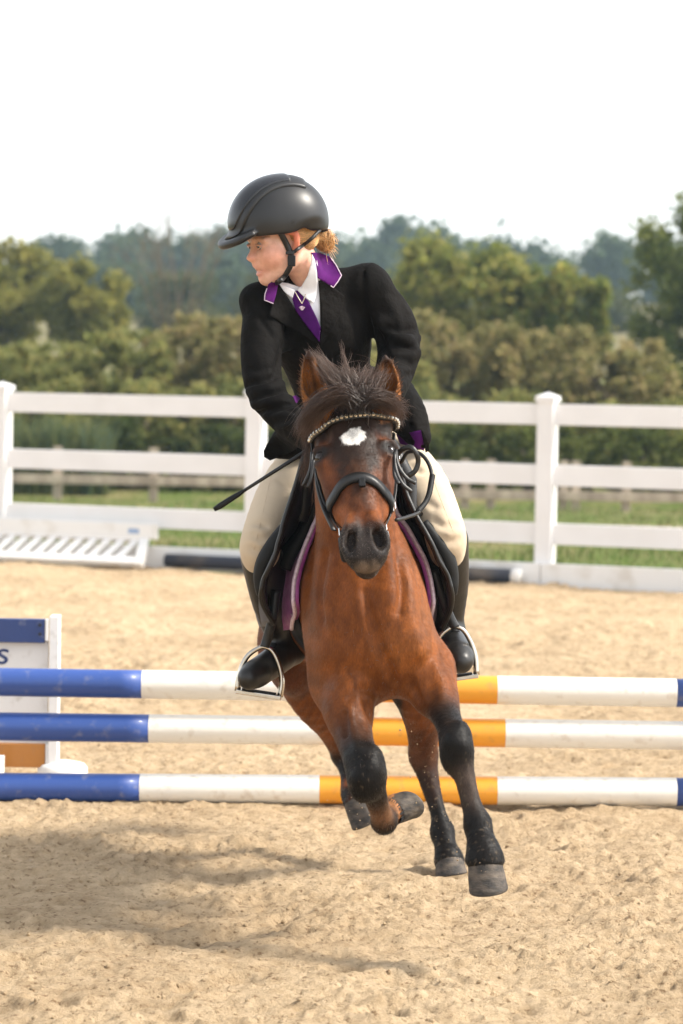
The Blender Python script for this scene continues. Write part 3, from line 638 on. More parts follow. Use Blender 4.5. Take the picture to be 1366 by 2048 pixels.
def surf_depth(sc, px, py, d0, d1, n=500):
    """first depth along a pixel's ray where the sculpt starts"""
    D = np.linspace(d0, d1, n); X = np.array([P(px, py, d) for d in D]); f = np.full(n, 1.0)
    for pr in sc.pr:
        d, _ = Sculpt.dist(pr, X); k = pr['k']
        if pr['op'] == '+': h = np.maximum(k - np.abs(f - d), 0) / k; f = np.minimum(f, d) - h * h * k * .25
        else: d = -d; h = np.maximum(k - np.abs(f - d), 0) / k; f = np.maximum(f, d) + h * h * k * .25
    i = np.nonzero(f < 0)[0]; return D[i[0]] if len(i) else None
def relief(sc, pts, rad, depth, k, op, d0, d1):
    """a groove or ridge drawn along the surface: depth > 0 sinks the stroke into it"""
    Q = []; R = []
    for (x, y), r in zip(pts, rad):
        d = surf_depth(sc, x, y, d0, d1)
        if d is not None: Q.append(P(x, y, d + depth)); R.append(r)
    if len(Q) > 1: sc.chain(Q, R, k, op=op)
def axis_grid(lo, hi, h, fine=None, hf=None):
    """grid coordinates: step h, step hf inside the fine interval"""
    if fine is None: return np.arange(lo, hi + h, h)
    return np.concatenate([np.arange(lo, fine[0], h), np.arange(fine[0], fine[1], hf), np.arange(fine[1], hi + h, h)])
def bvh_of(V, F):
    return BVHTree.FromPolygons([tuple(map(float, v)) for v in V], [tuple(map(int, f)) for f in F])
def cast(bvh, o, d):
    h, nn, i, t = bvh.ray_cast(Vector([float(c) for c in o]), Vector([float(c) for c in d]))
    return (None, None) if h is None else (np.array(h), np.array(nn))

# ================================================================== THE PONY
BAY, BAYD, BAY_SUN = (.172, .050, .0090), (.086, .023, .0048), (.225, .070, .0135)
BLK, DKB, TAN = (.0042, .0030, .0024), (.024, .010, .005), (.34, .15, .06)
HOOF = (.13, .11, .09)
hp = Sculpt()
# trunk
bx = [P(748, 1262, 7.80), P(730, 1205, 7.98), P(712, 1192, 8.2), P(690, 1180, 8.5), P(660, 1125, 8.82), P(652, 1125, 9.0)]
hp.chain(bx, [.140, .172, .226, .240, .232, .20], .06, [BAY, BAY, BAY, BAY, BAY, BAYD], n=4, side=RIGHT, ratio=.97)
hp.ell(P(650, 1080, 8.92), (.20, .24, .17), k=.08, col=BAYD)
hp.ell(P(745, 1260, 7.78), (.125, .14, .19), k=.07, col=BAY)
# neck
hp.chain([P(703, 880, 7.66), P(708, 985, 7.70), P(716, 1085, 7.74), P(732, 1190, 7.77)], [.088, .098, .112, .135], .07, BAY)
hp.chain([P(703, 850, 7.70), P(708, 925, 7.84), P(712, 1000, 8.02), P(710, 1060, 8.22)], [.06, .075, .10, .12], .08, [DKB, DKB, BAYD, BAY])
hp.chain([P(705, 925, 7.73), P(711, 1040, 7.85), P(724, 1140, 7.95)], [.085, .105, .14], .07, BAY)
# shoulders
for sx, pts in ((-1, [P(684, 1110, 7.98), P(663, 1205, 7.90), P(668, 1290, 7.80), P(684, 1365, 7.80)]), (1, [P(758, 1110, 7.98), P(782, 1205, 7.90), P(813, 1285, 7.79), P(844, 1340, 7.76)])):
    hp.chain(pts, [.060, .078, .080, .076], .05, [BAY, BAY, BAY, BAY])
hp.chain([P(690, 1110, 7.80), P(690, 1200, 7.74), P(700, 1290, 7.70)], [.05, .07, .075], .07, BAY)
hp.chain([P(768, 1110, 7.80), P(784, 1200, 7.73), P(800, 1290, 7.68)], [.05, .068, .08], .07, BAY_SUN)  # sun side of the neck base: highlight painted in as a lighter bay
# breast
hp.ell(P(698, 1318, 7.72), (.074, .075, .092), k=.04, col=BAY); hp.ell(P(806, 1318, 7.70), (.080, .078, .090), k=.04, col=BAY)
hp.ell(P(752, 1345, 7.76), (.09, .09, .06), k=.05, col=BAY)
# brachiocephalic ridges of neck base
hp.chain([P(705, 1150, 7.665), P(722, 1210, 7.64), P(745, 1270, 7.66)], [.02, .03, .02], .05, BAY)
hp.chain([P(775, 1130, 7.655), P(778, 1200, 7.63), P(788, 1270, 7.64)], [.02, .028, .02], .05, BAY)
# groove down the breast
# front legs: folded one on the left, reaching one on the right
hp.chain([P(682, 1362, 7.80), P(694, 1420, 7.70), P(708, 1475, 7.61), P(721, 1518, 7.53)], [.080, .066, .050, .046], .05, [BAY, BAY, (.075, .024, .007), BLK])
hp.ell(P(700, 1405, 7.66), (.055, .05, .075), k=.04, col=BAY)
hp.ell(P(733, 1550, 7.495), (.047, .044, .066), (RIGHT, FWD, nrm(UP - RIGHT * .35)), k=.045, col=BLK); hp.ell(P(740, 1540, 7.465), (.026, .022, .028), k=.02, col=BLK); hp.ell(P(722, 1556, 7.465), (.022, .02, .022), k=.02, col=BLK)
hp.chain([P(738, 1560, 7.50), P(750, 1592, 7.56), P(760, 1622, 7.62), P(768, 1643, 7.67)], [.042, .032, .028, .034], .03, [BLK, DKB, (.16, .075, .035), BLK])
hp.chain([P(768, 1641, 7.67), P(780, 1625, 7.72), P(792, 1612, 7.76)], [.033, .029, .034], .015, [BLK, TAN, TAN])
hp.chain([P(850, 1340, 7.76), P(876, 1395, 7.67), P(893, 1435, 7.56), P(906, 1470, 7.47)], [.078, .056, .038, .036], .045, [BAY, BAY, DKB, BLK])
hp.ell(P(858, 1375, 7.67), (.045, .05, .065), k=.04, col=BAY)
hp.ell(P(912, 1494, 7.435), (.0405, .040, .062), (RIGHT, FWD, nrm(UP - RIGHT * .3)), k=.04, col=BLK); hp.ell(P(905, 1482, 7.41), (.022, .02, .024), k=.02, col=BLK); hp.ell(P(922, 1492, 7.41), (.018, .018, .022), k=.02, col=BLK)
hp.chain([P(918, 1512, 7.435), P(930, 1556, 7.42), P(941, 1602, 7.405), P(954, 1642, 7.39)], [.036, .027, .0255, .031], .03, [BLK, (.05, .033, .024), (.04, .027, .02), BLK])
hp.ell(P(956, 1652, 7.395), (.0365, .04, .040), k=.015, col=BLK)
hp.chain([P(958, 1662, 7.39), P(964, 1688, 7.365), P(969, 1712, 7.35)], [.031, .039, .0485], .014, BLK)
hp.ell(P(970, 1722, 7.348), (.0490, .046, .020), k=.014, col=BLK)
# hind legs
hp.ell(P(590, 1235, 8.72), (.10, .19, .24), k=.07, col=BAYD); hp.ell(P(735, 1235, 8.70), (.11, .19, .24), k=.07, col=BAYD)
hp.chain([P(592, 1290, 8.78), P(628, 1392, 8.88), P(662, 1452, 9.0), P(684, 1500, 9.12)], [.115, .078, .050, .038], .05, [BAY, BAY, BAY, DKB])
hp.ell(P(687, 1508, 9.13), (.036, .05, .048), k=.02, col=BLK)
hp.chain([P(688, 1512, 9.12), P(697, 1550, 9.06), P(703, 1590, 9.0), P(712, 1608, 8.97)], [.034, .026, .034, .030], .015, BLK)
hp.chain([P(790, 1290, 8.62), P(832, 1385, 8.60), P(845, 1450, 8.72), P(846, 1498, 8.82)], [.115, .072, .053, .043], .05, [BAY, BAY, BAYD, (.12, .045, .02)])
hp.ell(P(846, 1508, 8.83), (.042, .055, .052), k=.02, col=(.10, .04, .02))
hp.chain([P(848, 1518, 8.83), P(862, 1575, 8.80), P(876, 1625, 8.77), P(884, 1660, 8.75)], [.040, .029, .0245, .033], .02, [DKB, DKB, BLK, BLK])
hp.ell(P(885, 1666, 8.755), (.037, .042, .042), k=.015, col=BLK)
hp.chain([P(887, 1676, 8.74), P(893, 1700, 8.715), P(898, 1718, 8.70)], [.033, .036, .0455], .012, BLK)
hp.ell(P(899, 1724, 8.70), (.0455, .044, .014), k=.012, col=BLK)
# reliefs drawn on the breast, neck base and legs
rl = lambda pts, rad, depth, k, op: relief(hp, pts, rad, depth, k, op, 7.2, 8.4)
rl([(730, 1185), (742, 1235), (756, 1285), (774, 1330), (792, 1365)], [.004, .009, .011, .012, .010], -.001, .022, '-')
rl([(728, 1395), (737, 1415), (742, 1440)], [.006, .012, .008], -.002, .02, '-')
rl([(818, 1358), (826, 1378), (838, 1400)], [.006, .013, .008], -.002, .02, '-')
rl([(700, 1392), (722, 1378), (748, 1385)], [.004, .008, .005], -.001, .02, '-')
rl([(797, 1120), (806, 1170), (802, 1225)], [.003, .007, .003], -.003, .035, '-'); rl([(826, 1135), (842, 1185), (848, 1240)], [.003, .006, .003], -.002, .03, '-')
rl([(652, 1110), (640, 1170), (646, 1235)], [.004, .010, .004], -.002, .03, '-')
rl([(806, 1110), (816, 1175), (818, 1240), (836, 1300)], [.006, .014, .016, .012], .008, .04, '+'); rl([(672, 1120), (662, 1190), (672, 1260)], [.006, .014, .010], .006, .03, '+')
rl([(866, 1330), (880, 1362), (886, 1400)], [.005, .012, .008], .005, .02, '+')
rl([(700, 1420), (706, 1460), (716, 1500)], [.006, .010, .006], .004, .02, '+'); rl([(688, 1430), (693, 1470)], [.005, .005], -.001, .015, '-')
for d in hp.pr[-12:]:
    if d['op'] == '+': d['c'] = None
# ---- head, in its own frame: u from poll to muzzle, v to picture right, w out of the face
HA, HB = P(702, 812, 7.600), P(733, 1112, 7.310)
hu = nrm(HB - HA); _v0 = RIGHT * math.cos(.06) + UP * math.sin(.06); hv = nrm(_v0 - hu * (_v0 @ hu)); hw = np.cross(hv, hu)
if hw[1] > 0: hw = -hw
HL_ = np.linalg.norm(HB - HA)
def H(u, v, w): return HA + hu * u + hv * v + hw * w
HAX = (hu, hv, hw)
FBR, FDK = (.085, .024, .007), (.013, .0068, .0044)
MUZ, MUZL = (.019, .014, .012), (.12, .085, .06)
hp.ell(H(.055, 0, -.085), (.105, .098, .085), HAX, .03, FDK)
hp.chain([H(.04, 0, -.085), H(.12, 0, -.080), H(.20, 0, -.074), H(.28, 0, -.066), H(.36, 0, -.060), H(.43, 0, -.056)], [.080, .080, .071, .059, .050, .045], .03, [FDK, FDK, FBR, BAY, BAY, (.13, .06, .03)], side=hv, ratio=1.06)
for s in (-1, 1):
    hp.ell(H(.165, s * .046, -.125), (.125, .046, .092), HAX, .03, (.12, .034, .010))                 # cheek
    hp.chain([H(.10, s * .050, -.20), H(.22, s * .036, -.185), H(.34, s * .026, -.125)], [.035, .032, .022], .03, BAY)     # jaw
    hp.ell(H(.130, s * .076, -.066), (.050, .028, .040), HAX, .025, (.18, .06, .02))
    hp.chain([H(.124, s * .064, -.030), H(.106, s * .080, -.025), H(.106, s * .098, -.034), H(.122, s * .109, -.050)], [.008, .0105, .0105, .009], .014, [FDK, (.22, .075, .025), (.16, .055, .02), FDK])
    hp.chain([H(.134, s * .064, -.034), H(.150, s * .080, -.034), H(.152, s * .096, -.044), H(.142, s * .107, -.056)], [.006, .008, .008, .007], .012, [FDK, DKB, DKB, FDK])   # lids
    hp.chain([H(.17, s * .078, -.065), H(.24, s * .070, -.070), H(.31, s * .055, -.072)], [.018, .016, .012], .03, BAY)     # facial crest
    hp.ell(H(.070, s * .082, -.028), (.026, .012, .016), HAX, .03, op='-')                              # hollow above the eye
    hp.chain([H(.36, s * .026, -.022), H(.395, s * .034, -.020), H(.432, s * .041, -.026), H(.455, s * .037, -.036)], [.016, .023, .025, .020], .018, [BAYD, MUZ, MUZ, MUZ])
    hp.ell(H(.460, s * .022, -.036), (.033, .026, .032), HAX, .018, MUZ)
hp.ell(H(.466, 0, -.044), (.038, .043, .040), HAX, .02, MUZ)
hp.ell(H(.487, 0, -.050), (.016, .034, .022), HAX, .012, MUZL)
hp.ell(H(.462, 0, -.090), (.036, .032, .026), HAX, .012, MUZ)
hp.ell(H(.40, 0, -.088), (.07, .036, .034), HAX, .03, (.10, .05, .03))
for s in (-1, 1):                                                                                      # nostrils
    hp.chain([H(.398, s * .024, .004), H(.422, s * .037, .003), H(.446, s * .042, -.004), H(.460, s * .036, -.012)], [.008, .018, .018, .008], .010, op='-', n=4)
    hp.chain([H(.412, s * .032, -.020), H(.438, s * .036, -.022)], [.012, .013], .010, op='-', n=1)
    hp.chain([H(.470, s * .052, -.064), H(.472, s * .030, -.066), H(.488, 0, -.070)], [.004, .004, .003], .008, op='-', n=1)
# ears
def ear(s, base, tip, bulge, fw):
    mid = (base + tip) / 2 + bulge
    hp.chain([base, base * .55 + tip * .45 + bulge, base * .2 + tip * .8 + bulge * .6, tip], [.034, .036, .022, .004], .018, [(.06, .03, .018), (.10, .045, .02), DKB, BLK], n=5)
    hp.chain([base * .82 + tip * .18 + bulge * .5 + fw * .026, base * .5 + tip * .5 + bulge + fw * .026, base * .18 + tip * .82 + bulge * .6 + fw * .014], [.017, .023, .010], .008, op='-', n=5)
EARL = (H(.005, -.070, -.075), P(618, 702, 7.55), hv * -.010, nrm(hw * 1.0 - hv * .15))
EARR = (H(.005, .078, -.075), P(770, 712, 7.57), hv * .012, nrm(hw * 1.0 + hv * .1))
ear(-1, *EARL); ear(1, *EARR)

gx = axis_grid(-.33, .50, .0068, (-.13, .17), .0037); gy = axis_grid(7.14, 9.30, .0078, (7.18, 7.66), .0037); gz = axis_grid(.02, 1.62, .0068, (1.0, 1.62), .0037)
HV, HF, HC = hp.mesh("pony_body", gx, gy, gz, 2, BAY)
# coat markings: dark topline of the face, white star, rufous rims, pale muzzle edge, ear linings
lu, lv, lw = (HV - HA) @ hu, (HV - HA) @ hv, (HV - HA) @ hw
def ss(a, b, x): t = np.clip((x - a) / (b - a), 0, 1); return t * t * (3 - 2 * t)
def blend(c, m):
    global HC
    m = np.clip(m, 0, 1)[:, None]; HC = HC * (1 - m) + np.asarray(c) * m
front = ss(-.11, -.05, lw) * (lu > -.03) * (lu < .56) * (np.abs(lv) < .14)
nz1 = fbm(lu * 45, lv * 45, 3, 4); nz2 = fbm(lu * 130, lv * 130, 2, 9)
blend(BAYD, front * ss(.17, .23, lu + .02 * nz1) * ss(.42, .36, lu))
blend((.22, .066, .017), front * ss(.26, .32, lu + .02 * nz1) * ss(.42, .37, lu) * ss(.012, .035, np.abs(lv) + .015 * nz1))
blend((.024, .013, .009), front * ss(.255, .185, lu + .05 * nz1 + 1.0 * np.maximum(np.abs(lv) - .035, 0)) )
blend((.055, .022, .010), front * ss(.16, .20, lu) * ss(.36, .27, lu) * ss(.034, .010, np.abs(lv) + .012 * nz1) * .8)
for s in (-1, 1):
    blend((.20, .06, .018), np.exp(-(((lu - .092) / .018) ** 2 + ((lv - s * .080) / .018) ** 2)) * .9)
    blend((.17, .052, .016), np.exp(-(((lu - .19) / .04) ** 2 + ((lv - s * .078) / .016) ** 2)) * .8)
    blend((.012, .009, .008), np.exp(-(((lu - .129) / .021) ** 2 + ((lv - s * .088) / .020) ** 2) ** 2))
blend(MUZ, front * ss(.345, .415, lu + .02 * nz1))
ST = (P(706, 853, 7.5) - HA); su, sv = ST @ hu, ST @ hv
q = np.hypot((lu - su) / .030, (lv - sv + .25 * (lu - su)) / .036) + .30 * nz2 + .16 * nz1
blend((.82, .80, .76), ss(1.0, .72, q) * (lw > -.06))
blend((.13, .095, .07), ss(.494, .503, lu + .01 * nz1) * (lw > -.075))
for (b, t, bu, fw), s in ((EARL, -1), (EARR, 1)):
    ax_ = t - b; L2 = ax_ @ ax_; w_ = HV - b; tt = (w_ @ ax_) / L2; rr = np.linalg.norm(w_ - tt[:, None] * ax_ - bu * .7, axis=1); m = (tt > .08) * (tt < 1.05) * (rr < .05)
    inn = m * ss(-.012, .012, w_ @ fw - .002); blend((.30, .115, .032), inn * ss(1.0, .75, tt) * ss(.0, .2, tt)); blend((.05, .022, .012), inn * np.exp(-((w_ @ hv - (ax_ @ hv) * tt - s * .004) / .006) ** 2) * .8)
HC = HC * (1 + .30 * fbm(HV[:, 0] * 14 + HV[:, 1] * 3, HV[:, 2] * 14, 3, 77))[:, None]
HC = HC * (1 + .55 * fbm(HV[:, 0] * 75 + HV[:, 1] * 30, HV[:, 2] * 30, 2, 79))[:, None]
_sp = (fbm(HV[:, 0] * 210 + HV[:, 1] * 90, HV[:, 2] * 210, 2, 81) > .52 - .14 * ss(.6, .2, HV[:, 2])) * ss(.75, .35, HV[:, 2]); blend((.22, .16, .10), _sp * .3)      # sand splashed on the legs
def coat_material():
    m = bpy.data.materials.new("bay_coat"); m.use_nodes = True; nt = m.node_tree; b = nt.nodes["Principled BSDF"]; L = nt.links.new
    at = nt.nodes.new("ShaderNodeAttribute"); at.attribute_name = "col"; tc = nt.nodes.new("ShaderNodeTexCoord")
    mp = nt.nodes.new("ShaderNodeMapping"); mp.inputs["Scale"].default_value = (1.0, 1.0, .28); L(tc.outputs["Object"], mp.inputs[0])
    n1 = nt.nodes.new("ShaderNodeTexNoise"); n1.inputs["Scale"].default_value = 300; n1.inputs["Detail"].default_value = 4; n1.inputs["Distortion"].default_value = .6; L(mp.outputs[0], n1.inputs[0])
    rp = nt.nodes.new("ShaderNodeValToRGB"); L(n1.outputs[0], rp.inputs[0]); rp.color_ramp.elements[0].position = .3; rp.color_ramp.elements[1].position = .7
    rp.color_ramp.elements[0].color = (.6, .57, .55, 1); rp.color_ramp.elements[1].color = (1.3, 1.3, 1.3, 1)
    mx = nt.nodes.new("ShaderNodeMix"); mx.data_type = 'RGBA'; mx.blend_type = 'MULTIPLY'; mx.inputs[0].default_value = .75; L(at.outputs[0], mx.inputs[6]); L(rp.outputs[0], mx.inputs[7]); L(mx.outputs[2], b.inputs["Base Color"])
    b.inputs["Roughness"].default_value = .52; b.inputs["Specular IOR Level"].default_value = .2; b.inputs["Sheen Weight"].default_value = .03; b.inputs["Sheen Tint"].default_value = (1, .75, .55, 1); b.inputs["Sheen Roughness"].default_value = .5
    n3 = nt.nodes.new("ShaderNodeTexNoise"); n3.inputs["Scale"].default_value = 26; n3.inputs["Detail"].default_value = 3; mp3 = nt.nodes.new("ShaderNodeMapping"); mp3.inputs["Scale"].default_value = (.6, .6, 1.6); L(tc.outputs["Object"], mp3.inputs[0]); L(mp3.outputs[0], n3.inputs[0])
    b3 = nt.nodes.new("ShaderNodeBump"); b3.inputs["Strength"].default_value = .5; b3.inputs["Distance"].default_value = .008; L(n3.outputs[0], b3.inputs["Height"])
    bp = nt.nodes.new("ShaderNodeBump"); L(b3.outputs[0], bp.inputs["Normal"]); bp.inputs["Strength"].default_value = .3; bp.inputs["Distance"].default_value = .0016; L(n1.outputs[0], bp.inputs["Height"]); L(bp.outputs[0], b.inputs["Normal"])
    return m
m_coat = coat_material()
pony = tag(empty("pony", G(760, 1800)), "bay pony with a white star cantering towards the camera, off the ground in front", "pony")
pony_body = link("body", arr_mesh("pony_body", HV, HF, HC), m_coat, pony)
HB_ = bvh_of(HV, HF)
# eyes
m_eye = mat("pony_eye", (.010, .005, .003), (.018, .008, .004), rough=.12, scale=90, spec=.5)
def ball(name, c, r, m, parent, n=20, sq=(1, 1, 1)):
    me = bpy.data.meshes.new(name); bm = bmesh.new(); bmesh.ops.create_uvsphere(bm, u_segments=n, v_segments=n // 2 + 2, radius=1.0)
    for v in bm.verts: v.co = Vector((v.co.x * r * sq[0] + c[0], v.co.y * r * sq[1] + c[1], v.co.z * r * sq[2] + c[2]))
    bm.to_mesh(me); bm.free(); me.polygons.foreach_set("use_smooth", np.ones(len(me.polygons), bool)); return link(name, me, m, parent)
for s in (-1, 1): ball("eye", H(.129, s * .0865, -.050), .0235, m_eye, pony)
# hooves
m_hoof = mat("hoof_horn", (.026, .022, .019), (.135, .105, .078), rough=.75, scale=26, detail=10, stretch=(1, 1, 2.2), bump=.5, bscale=60, bdist=.006, mixpos=(.38, .78))
def hoof(top, bot, r0, r1, toe, label=None):
    """a hoof: oval rings from coronet to ground surface, longer at the toe; ground surface hollowed"""
    ax = nrm(bot - top); toe = nrm(toe - ax * (toe @ ax)); sd = np.cross(ax, toe); V = []; F = []; n = 28
    rings = [(-.08, r0 * .90, 0), (.04, r0 * .98, 0), (.16, r0 * 1.02, .001), (.34, r0 * .66 + r1 * .34, .003), (.5, (r0 + r1) * .51, .004), (.72, r0 * .25 + r1 * .75, .008), (.90, r1, .012), (.97, r1 * .985, .013), (1.0, r1 * .94, .014), (1.0, r1 * .78, .012), (.86, r1 * .6, .010), (.82, .001, .010)]
    h = np.linalg.norm(bot - top)
    for (t, r, o) in rings:
        for j in range(n):
            a = 2 * math.pi * j / n; ca, sa = math.cos(a), math.sin(a); rr = r * (1 + .10 * ca if ca > 0 else 1 - .06 * abs(ca))
            slant = 0 if t <= .05 else (.17 * ca if ca > 0 else .24 * ca) * t          # heels are lower than the toe
            V.append(top + ax * h * (max(t + slant, 0) if t > 0 else t) + toe * (rr * ca + o) + sd * rr * sa)
    for i in range(len(rings) - 1):
        for j in range(n): F.append((i * n + j, i * n + (j + 1) % n, (i + 1) * n + (j + 1) % n, (i + 1) * n + j))
    o = MB().add(V, F).build("hoof", m_hoof, pony, True)
    if label: o["label"] = label
    HOOVES.append((top, ax, toe, sd, r0))
HOOVES = []
hoof(P(969, 1720, 7.35), P(977, 1782, 7.34), .0435, .0505, -FWD)
hoof(P(898, 1718, 8.70), P(903, 1752, 8.685), .042, .0485, -FWD)
hoof(P(712, 1604, 8.97), P(732, 1650, 8.95), .040, .045, -FWD)
hoof(P(787, 1622, 7.742), P(808, 1603, 7.785), .038, .044, UP * -.6 - FWD * .7 + RIGHT * .5)
# ================================================================== TACK
m_lea = mat("black_leather", (.005, .0044, .004), (.010, .0085, .0075), rough=.42, scale=60, bump=.25, bscale=220, bdist=.002, spec=.5)
m_lea2 = mat("soft_black_leather", (.0035, .0035, .0037), (.007, .0066, .0066), spec=.3, rough=.58, scale=30, bump=.3, bscale=160, bdist=.002)
m_steel = mat("stirrup_steel", (.62, .57, .50), (.48, .43, .36), rough=.22, metal=1.0, scale=25)
m_bright = mat("bright_steel", (.8, .78, .74), rough=.15, metal=1.0)
m_gem = mat("crystal", (.80, .76, .66), (.42, .38, .32), rough=.12, metal=.75, scale=160, mixpos=(.4, .6))
def hp_ring(u, ang, cw=-.085, off=.0):
    """point and outward normal on the pony's head at height u, angle ang (0 = front of the face)"""
    c = H(u, 0, cw); d = hw * math.cos(ang) + hv * math.sin(ang); h, nn = cast(HB_, c + d * .4, -d)
    if h is None: h, nn = c + d * .1, d
    nn = nn if nn @ d > 0 else -nn; nn = nrm(nn * .5 + d * .5)
    return h + nn * off, nn
def strap(name, path, w, th, m, parent, off=.002, cw=-.085, n=5):
    Q = crom(path, n); pn = [hp_ring(u, a, cw, off) for u, a in Q]; pts = np.array([p for p, _ in pn])
    for _ in range(3): pts[1:-1] = .5 * pts[1:-1] + .25 * (pts[:-2] + pts[2:])
    return MB().ribbon(pts, [q for _, q in pn], w, th).build(name, m, parent, True), pts, [q for _, q in pn]
bridle = tag(empty("bridle", H(.2, 0, .03)), "black leather bridle with a crystal browband on the pony's head", "bridle")
R_ = math.radians
bb, bp_, bn_ = strap("browband", [(.040, R_(-92)), (.046, R_(-60)), (.048, R_(-25)), (.046, R_(10)), (.032, R_(45)), (.018, R_(72)), (.014, R_(95))], .016, .007, m_lea, bridle, .003)
b = MB(); L_ = np.r_[0, np.cumsum(np.linalg.norm(np.diff(bp_, axis=0), axis=1))]; tot = L_[-1]
def sphere_vf(c, r, n=8):
    V = []; F = []
    for i in range(n // 2 + 1):
        for j in range(n): a = math.pi * i / (n // 2); q = 2 * math.pi * j / n; V.append(c + r * np.array([math.sin(a) * math.cos(q), math.sin(a) * math.sin(q), math.cos(a)]))
    for i in range(n // 2):
        for j in range(n): F.append((i * n + j, i * n + (j + 1) % n, (i + 1) * n + (j + 1) % n, (i + 1) * n + j))
    return V, F
for t in np.arange(.006, tot, .0115):
    p = np.array([np.interp(t, L_, bp_[:, k]) for k in range(3)]); q = nrm([np.interp(t, L_, np.array(bn_)[:, k]) for k in range(3)])
    b.add(*sphere_vf(p + q * .0095, .0062))
g_ = b.build("crystal_row", m_gem, bb)
strap("noseband", [(.305, R_(-120)), (.290, R_(-92)), (.272, R_(-65)), (.247, R_(-35)), (.236, R_(-8)), (.240, R_(20)), (.262, R_(52)), (.288, R_(82)), (.305, R_(115))], .026, .008, m_lea, bridle, .003, n=6)
strap("noseband_padding", [(.312, R_(-118)), (.298, R_(-92)), (.280, R_(-65)), (.256, R_(-35)), (.246, R_(-8)), (.250, R_(20)), (.271, R_(52)), (.296, R_(82)), (.312, R_(112))], .012, .008, m_lea2, bridle, .002, n=6)
p_, n_ = hp_ring(.262, R_(5), off=.012); MB().box(p_, hv, hu, n_, .0085, .012, .005).build("noseband_keeper", m_lea2, bridle, bevel=.002)
for s, bitu in ((-1, .385), (1, .375)):
    ck, cp, cn = strap("cheekpiece", [(.03, s * R_(97)), (.10, s * R_(104)), (.16, s * R_(98)), (.22, s * R_(92)), (.29, s * R_(90)), (.345, s * R_(90)), (bitu, s * R_(92))], .014, .004, m_lea, bridle, .006)
    strap("throat_strap", [(.02, s * R_(100)), (.09, s * R_(118)), (.16, s * R_(128)), (.22, s * R_(140))], .011, .004, m_lea, bridle, .004)
    strap("noseband_strap", [(.04, s * R_(103)), (.12, s * R_(112)), (.20, s * R_(103)), (.27, s * R_(97)), (.30, s * R_(95))], .010, .004, m_lea, bridle, .004)
    for uu in (.115, .275, .35):
        q, qn = hp_ring(uu, s * R_(93), off=.012); b = MB(); e1, e2 = hu, nrm(np.cross(qn, hu))
        b.tube([q + e1 * .011 * a + e2 * .009 * c for a, c in ((-1, -1), (1, -1), (1, 1), (-1, 1), (-1, -1))], .0017, 6); b.build("buckle", m_bright, bridle)
    bc, bnn = hp_ring(bitu + .02, s * R_(86), off=.012); e2 = nrm(np.cross(bnn, hu))
    ringp = [bc + (hu * math.cos(a) + e2 * math.sin(a)) * .027 for a in np.linspace(0, 2 * math.pi, 25)]
    MB().tube(ringp, .0038, 8, False).build("bit_ring", m_bright, bridle, True)
    gp = [bc + bnn * -.004 + (hu * math.cos(a) + e2 * math.sin(a)) * (.026 if s < 0 else .017) for a in np.linspace(0, 2 * math.pi, 25)]
    MB().tube(gp, .010 if s < 0 else .007, 8, False).build("bit_guard", m_lea2, bridle, True)
# hanging strap tails and reins
def tube_px(name, pts, r, m, parent, n=6, k=6, flat=None):
    C_ = np.array([P(*q) for q in crom(pts, k)])
    if flat: return MB().ribbon(C_, [-FWD + RIGHT * .35] * len(C_), flat, .004).build(name, m, parent, True)
    return MB().tube(C_, r, n).build(name, m, parent, True)
tube_px("rein", [(668, 1062, 7.40), (645, 1010, 7.52), (634, 950, 7.62), (645, 895, 7.72)], .006, m_lea, bridle, flat=.015)
tube_px("rein", [(792, 1040, 7.38), (815, 1034, 7.44), (840, 1022, 7.50), (858, 990, 7.54), (864, 955, 7.57), (856, 925, 7.60), (838, 906, 7.62), (815, 905, 7.64), (801, 925, 7.66), (790, 905, 7.72), (765, 880, 7.76)], .0052, m_lea, bridle)
tube_px("rein_grip", [(835, 1024, 7.495), (850, 1006, 7.525), (858, 988, 7.54), (863, 962, 7.562), (865, 950, 7.57)], .0082, m_lea2, bridle)
tube_px("rein_loop", [(792, 912, 7.58), (806, 898, 7.56), (822, 895, 7.55), (833, 908, 7.55), (836, 925, 7.56), (830, 942, 7.56), (817, 952, 7.56)], .006, m_lea, bridle, flat=.014)
for pts in ([(791, 900, 7.53), (796, 930, 7.50), (812, 955, 7.49), (832, 967, 7.49)], [(789, 905, 7.52), (792, 940, 7.49), (805, 968, 7.47), (824, 984, 7.47)], [(788, 915, 7.52), (789, 950, 7.48), (798, 968, 7.46)]):
    tube_px("strap_end", pts, .004, m_lea, bridle, flat=.010)
for pts in ([(624, 905, 7.52), (620, 940, 7.50), (606, 972, 7.50)], [(627, 920, 7.5), (622, 955, 7.49), (615, 975, 7.49)]): tube_px("strap_end", pts, .003, m_lea, bridle, flat=.009)

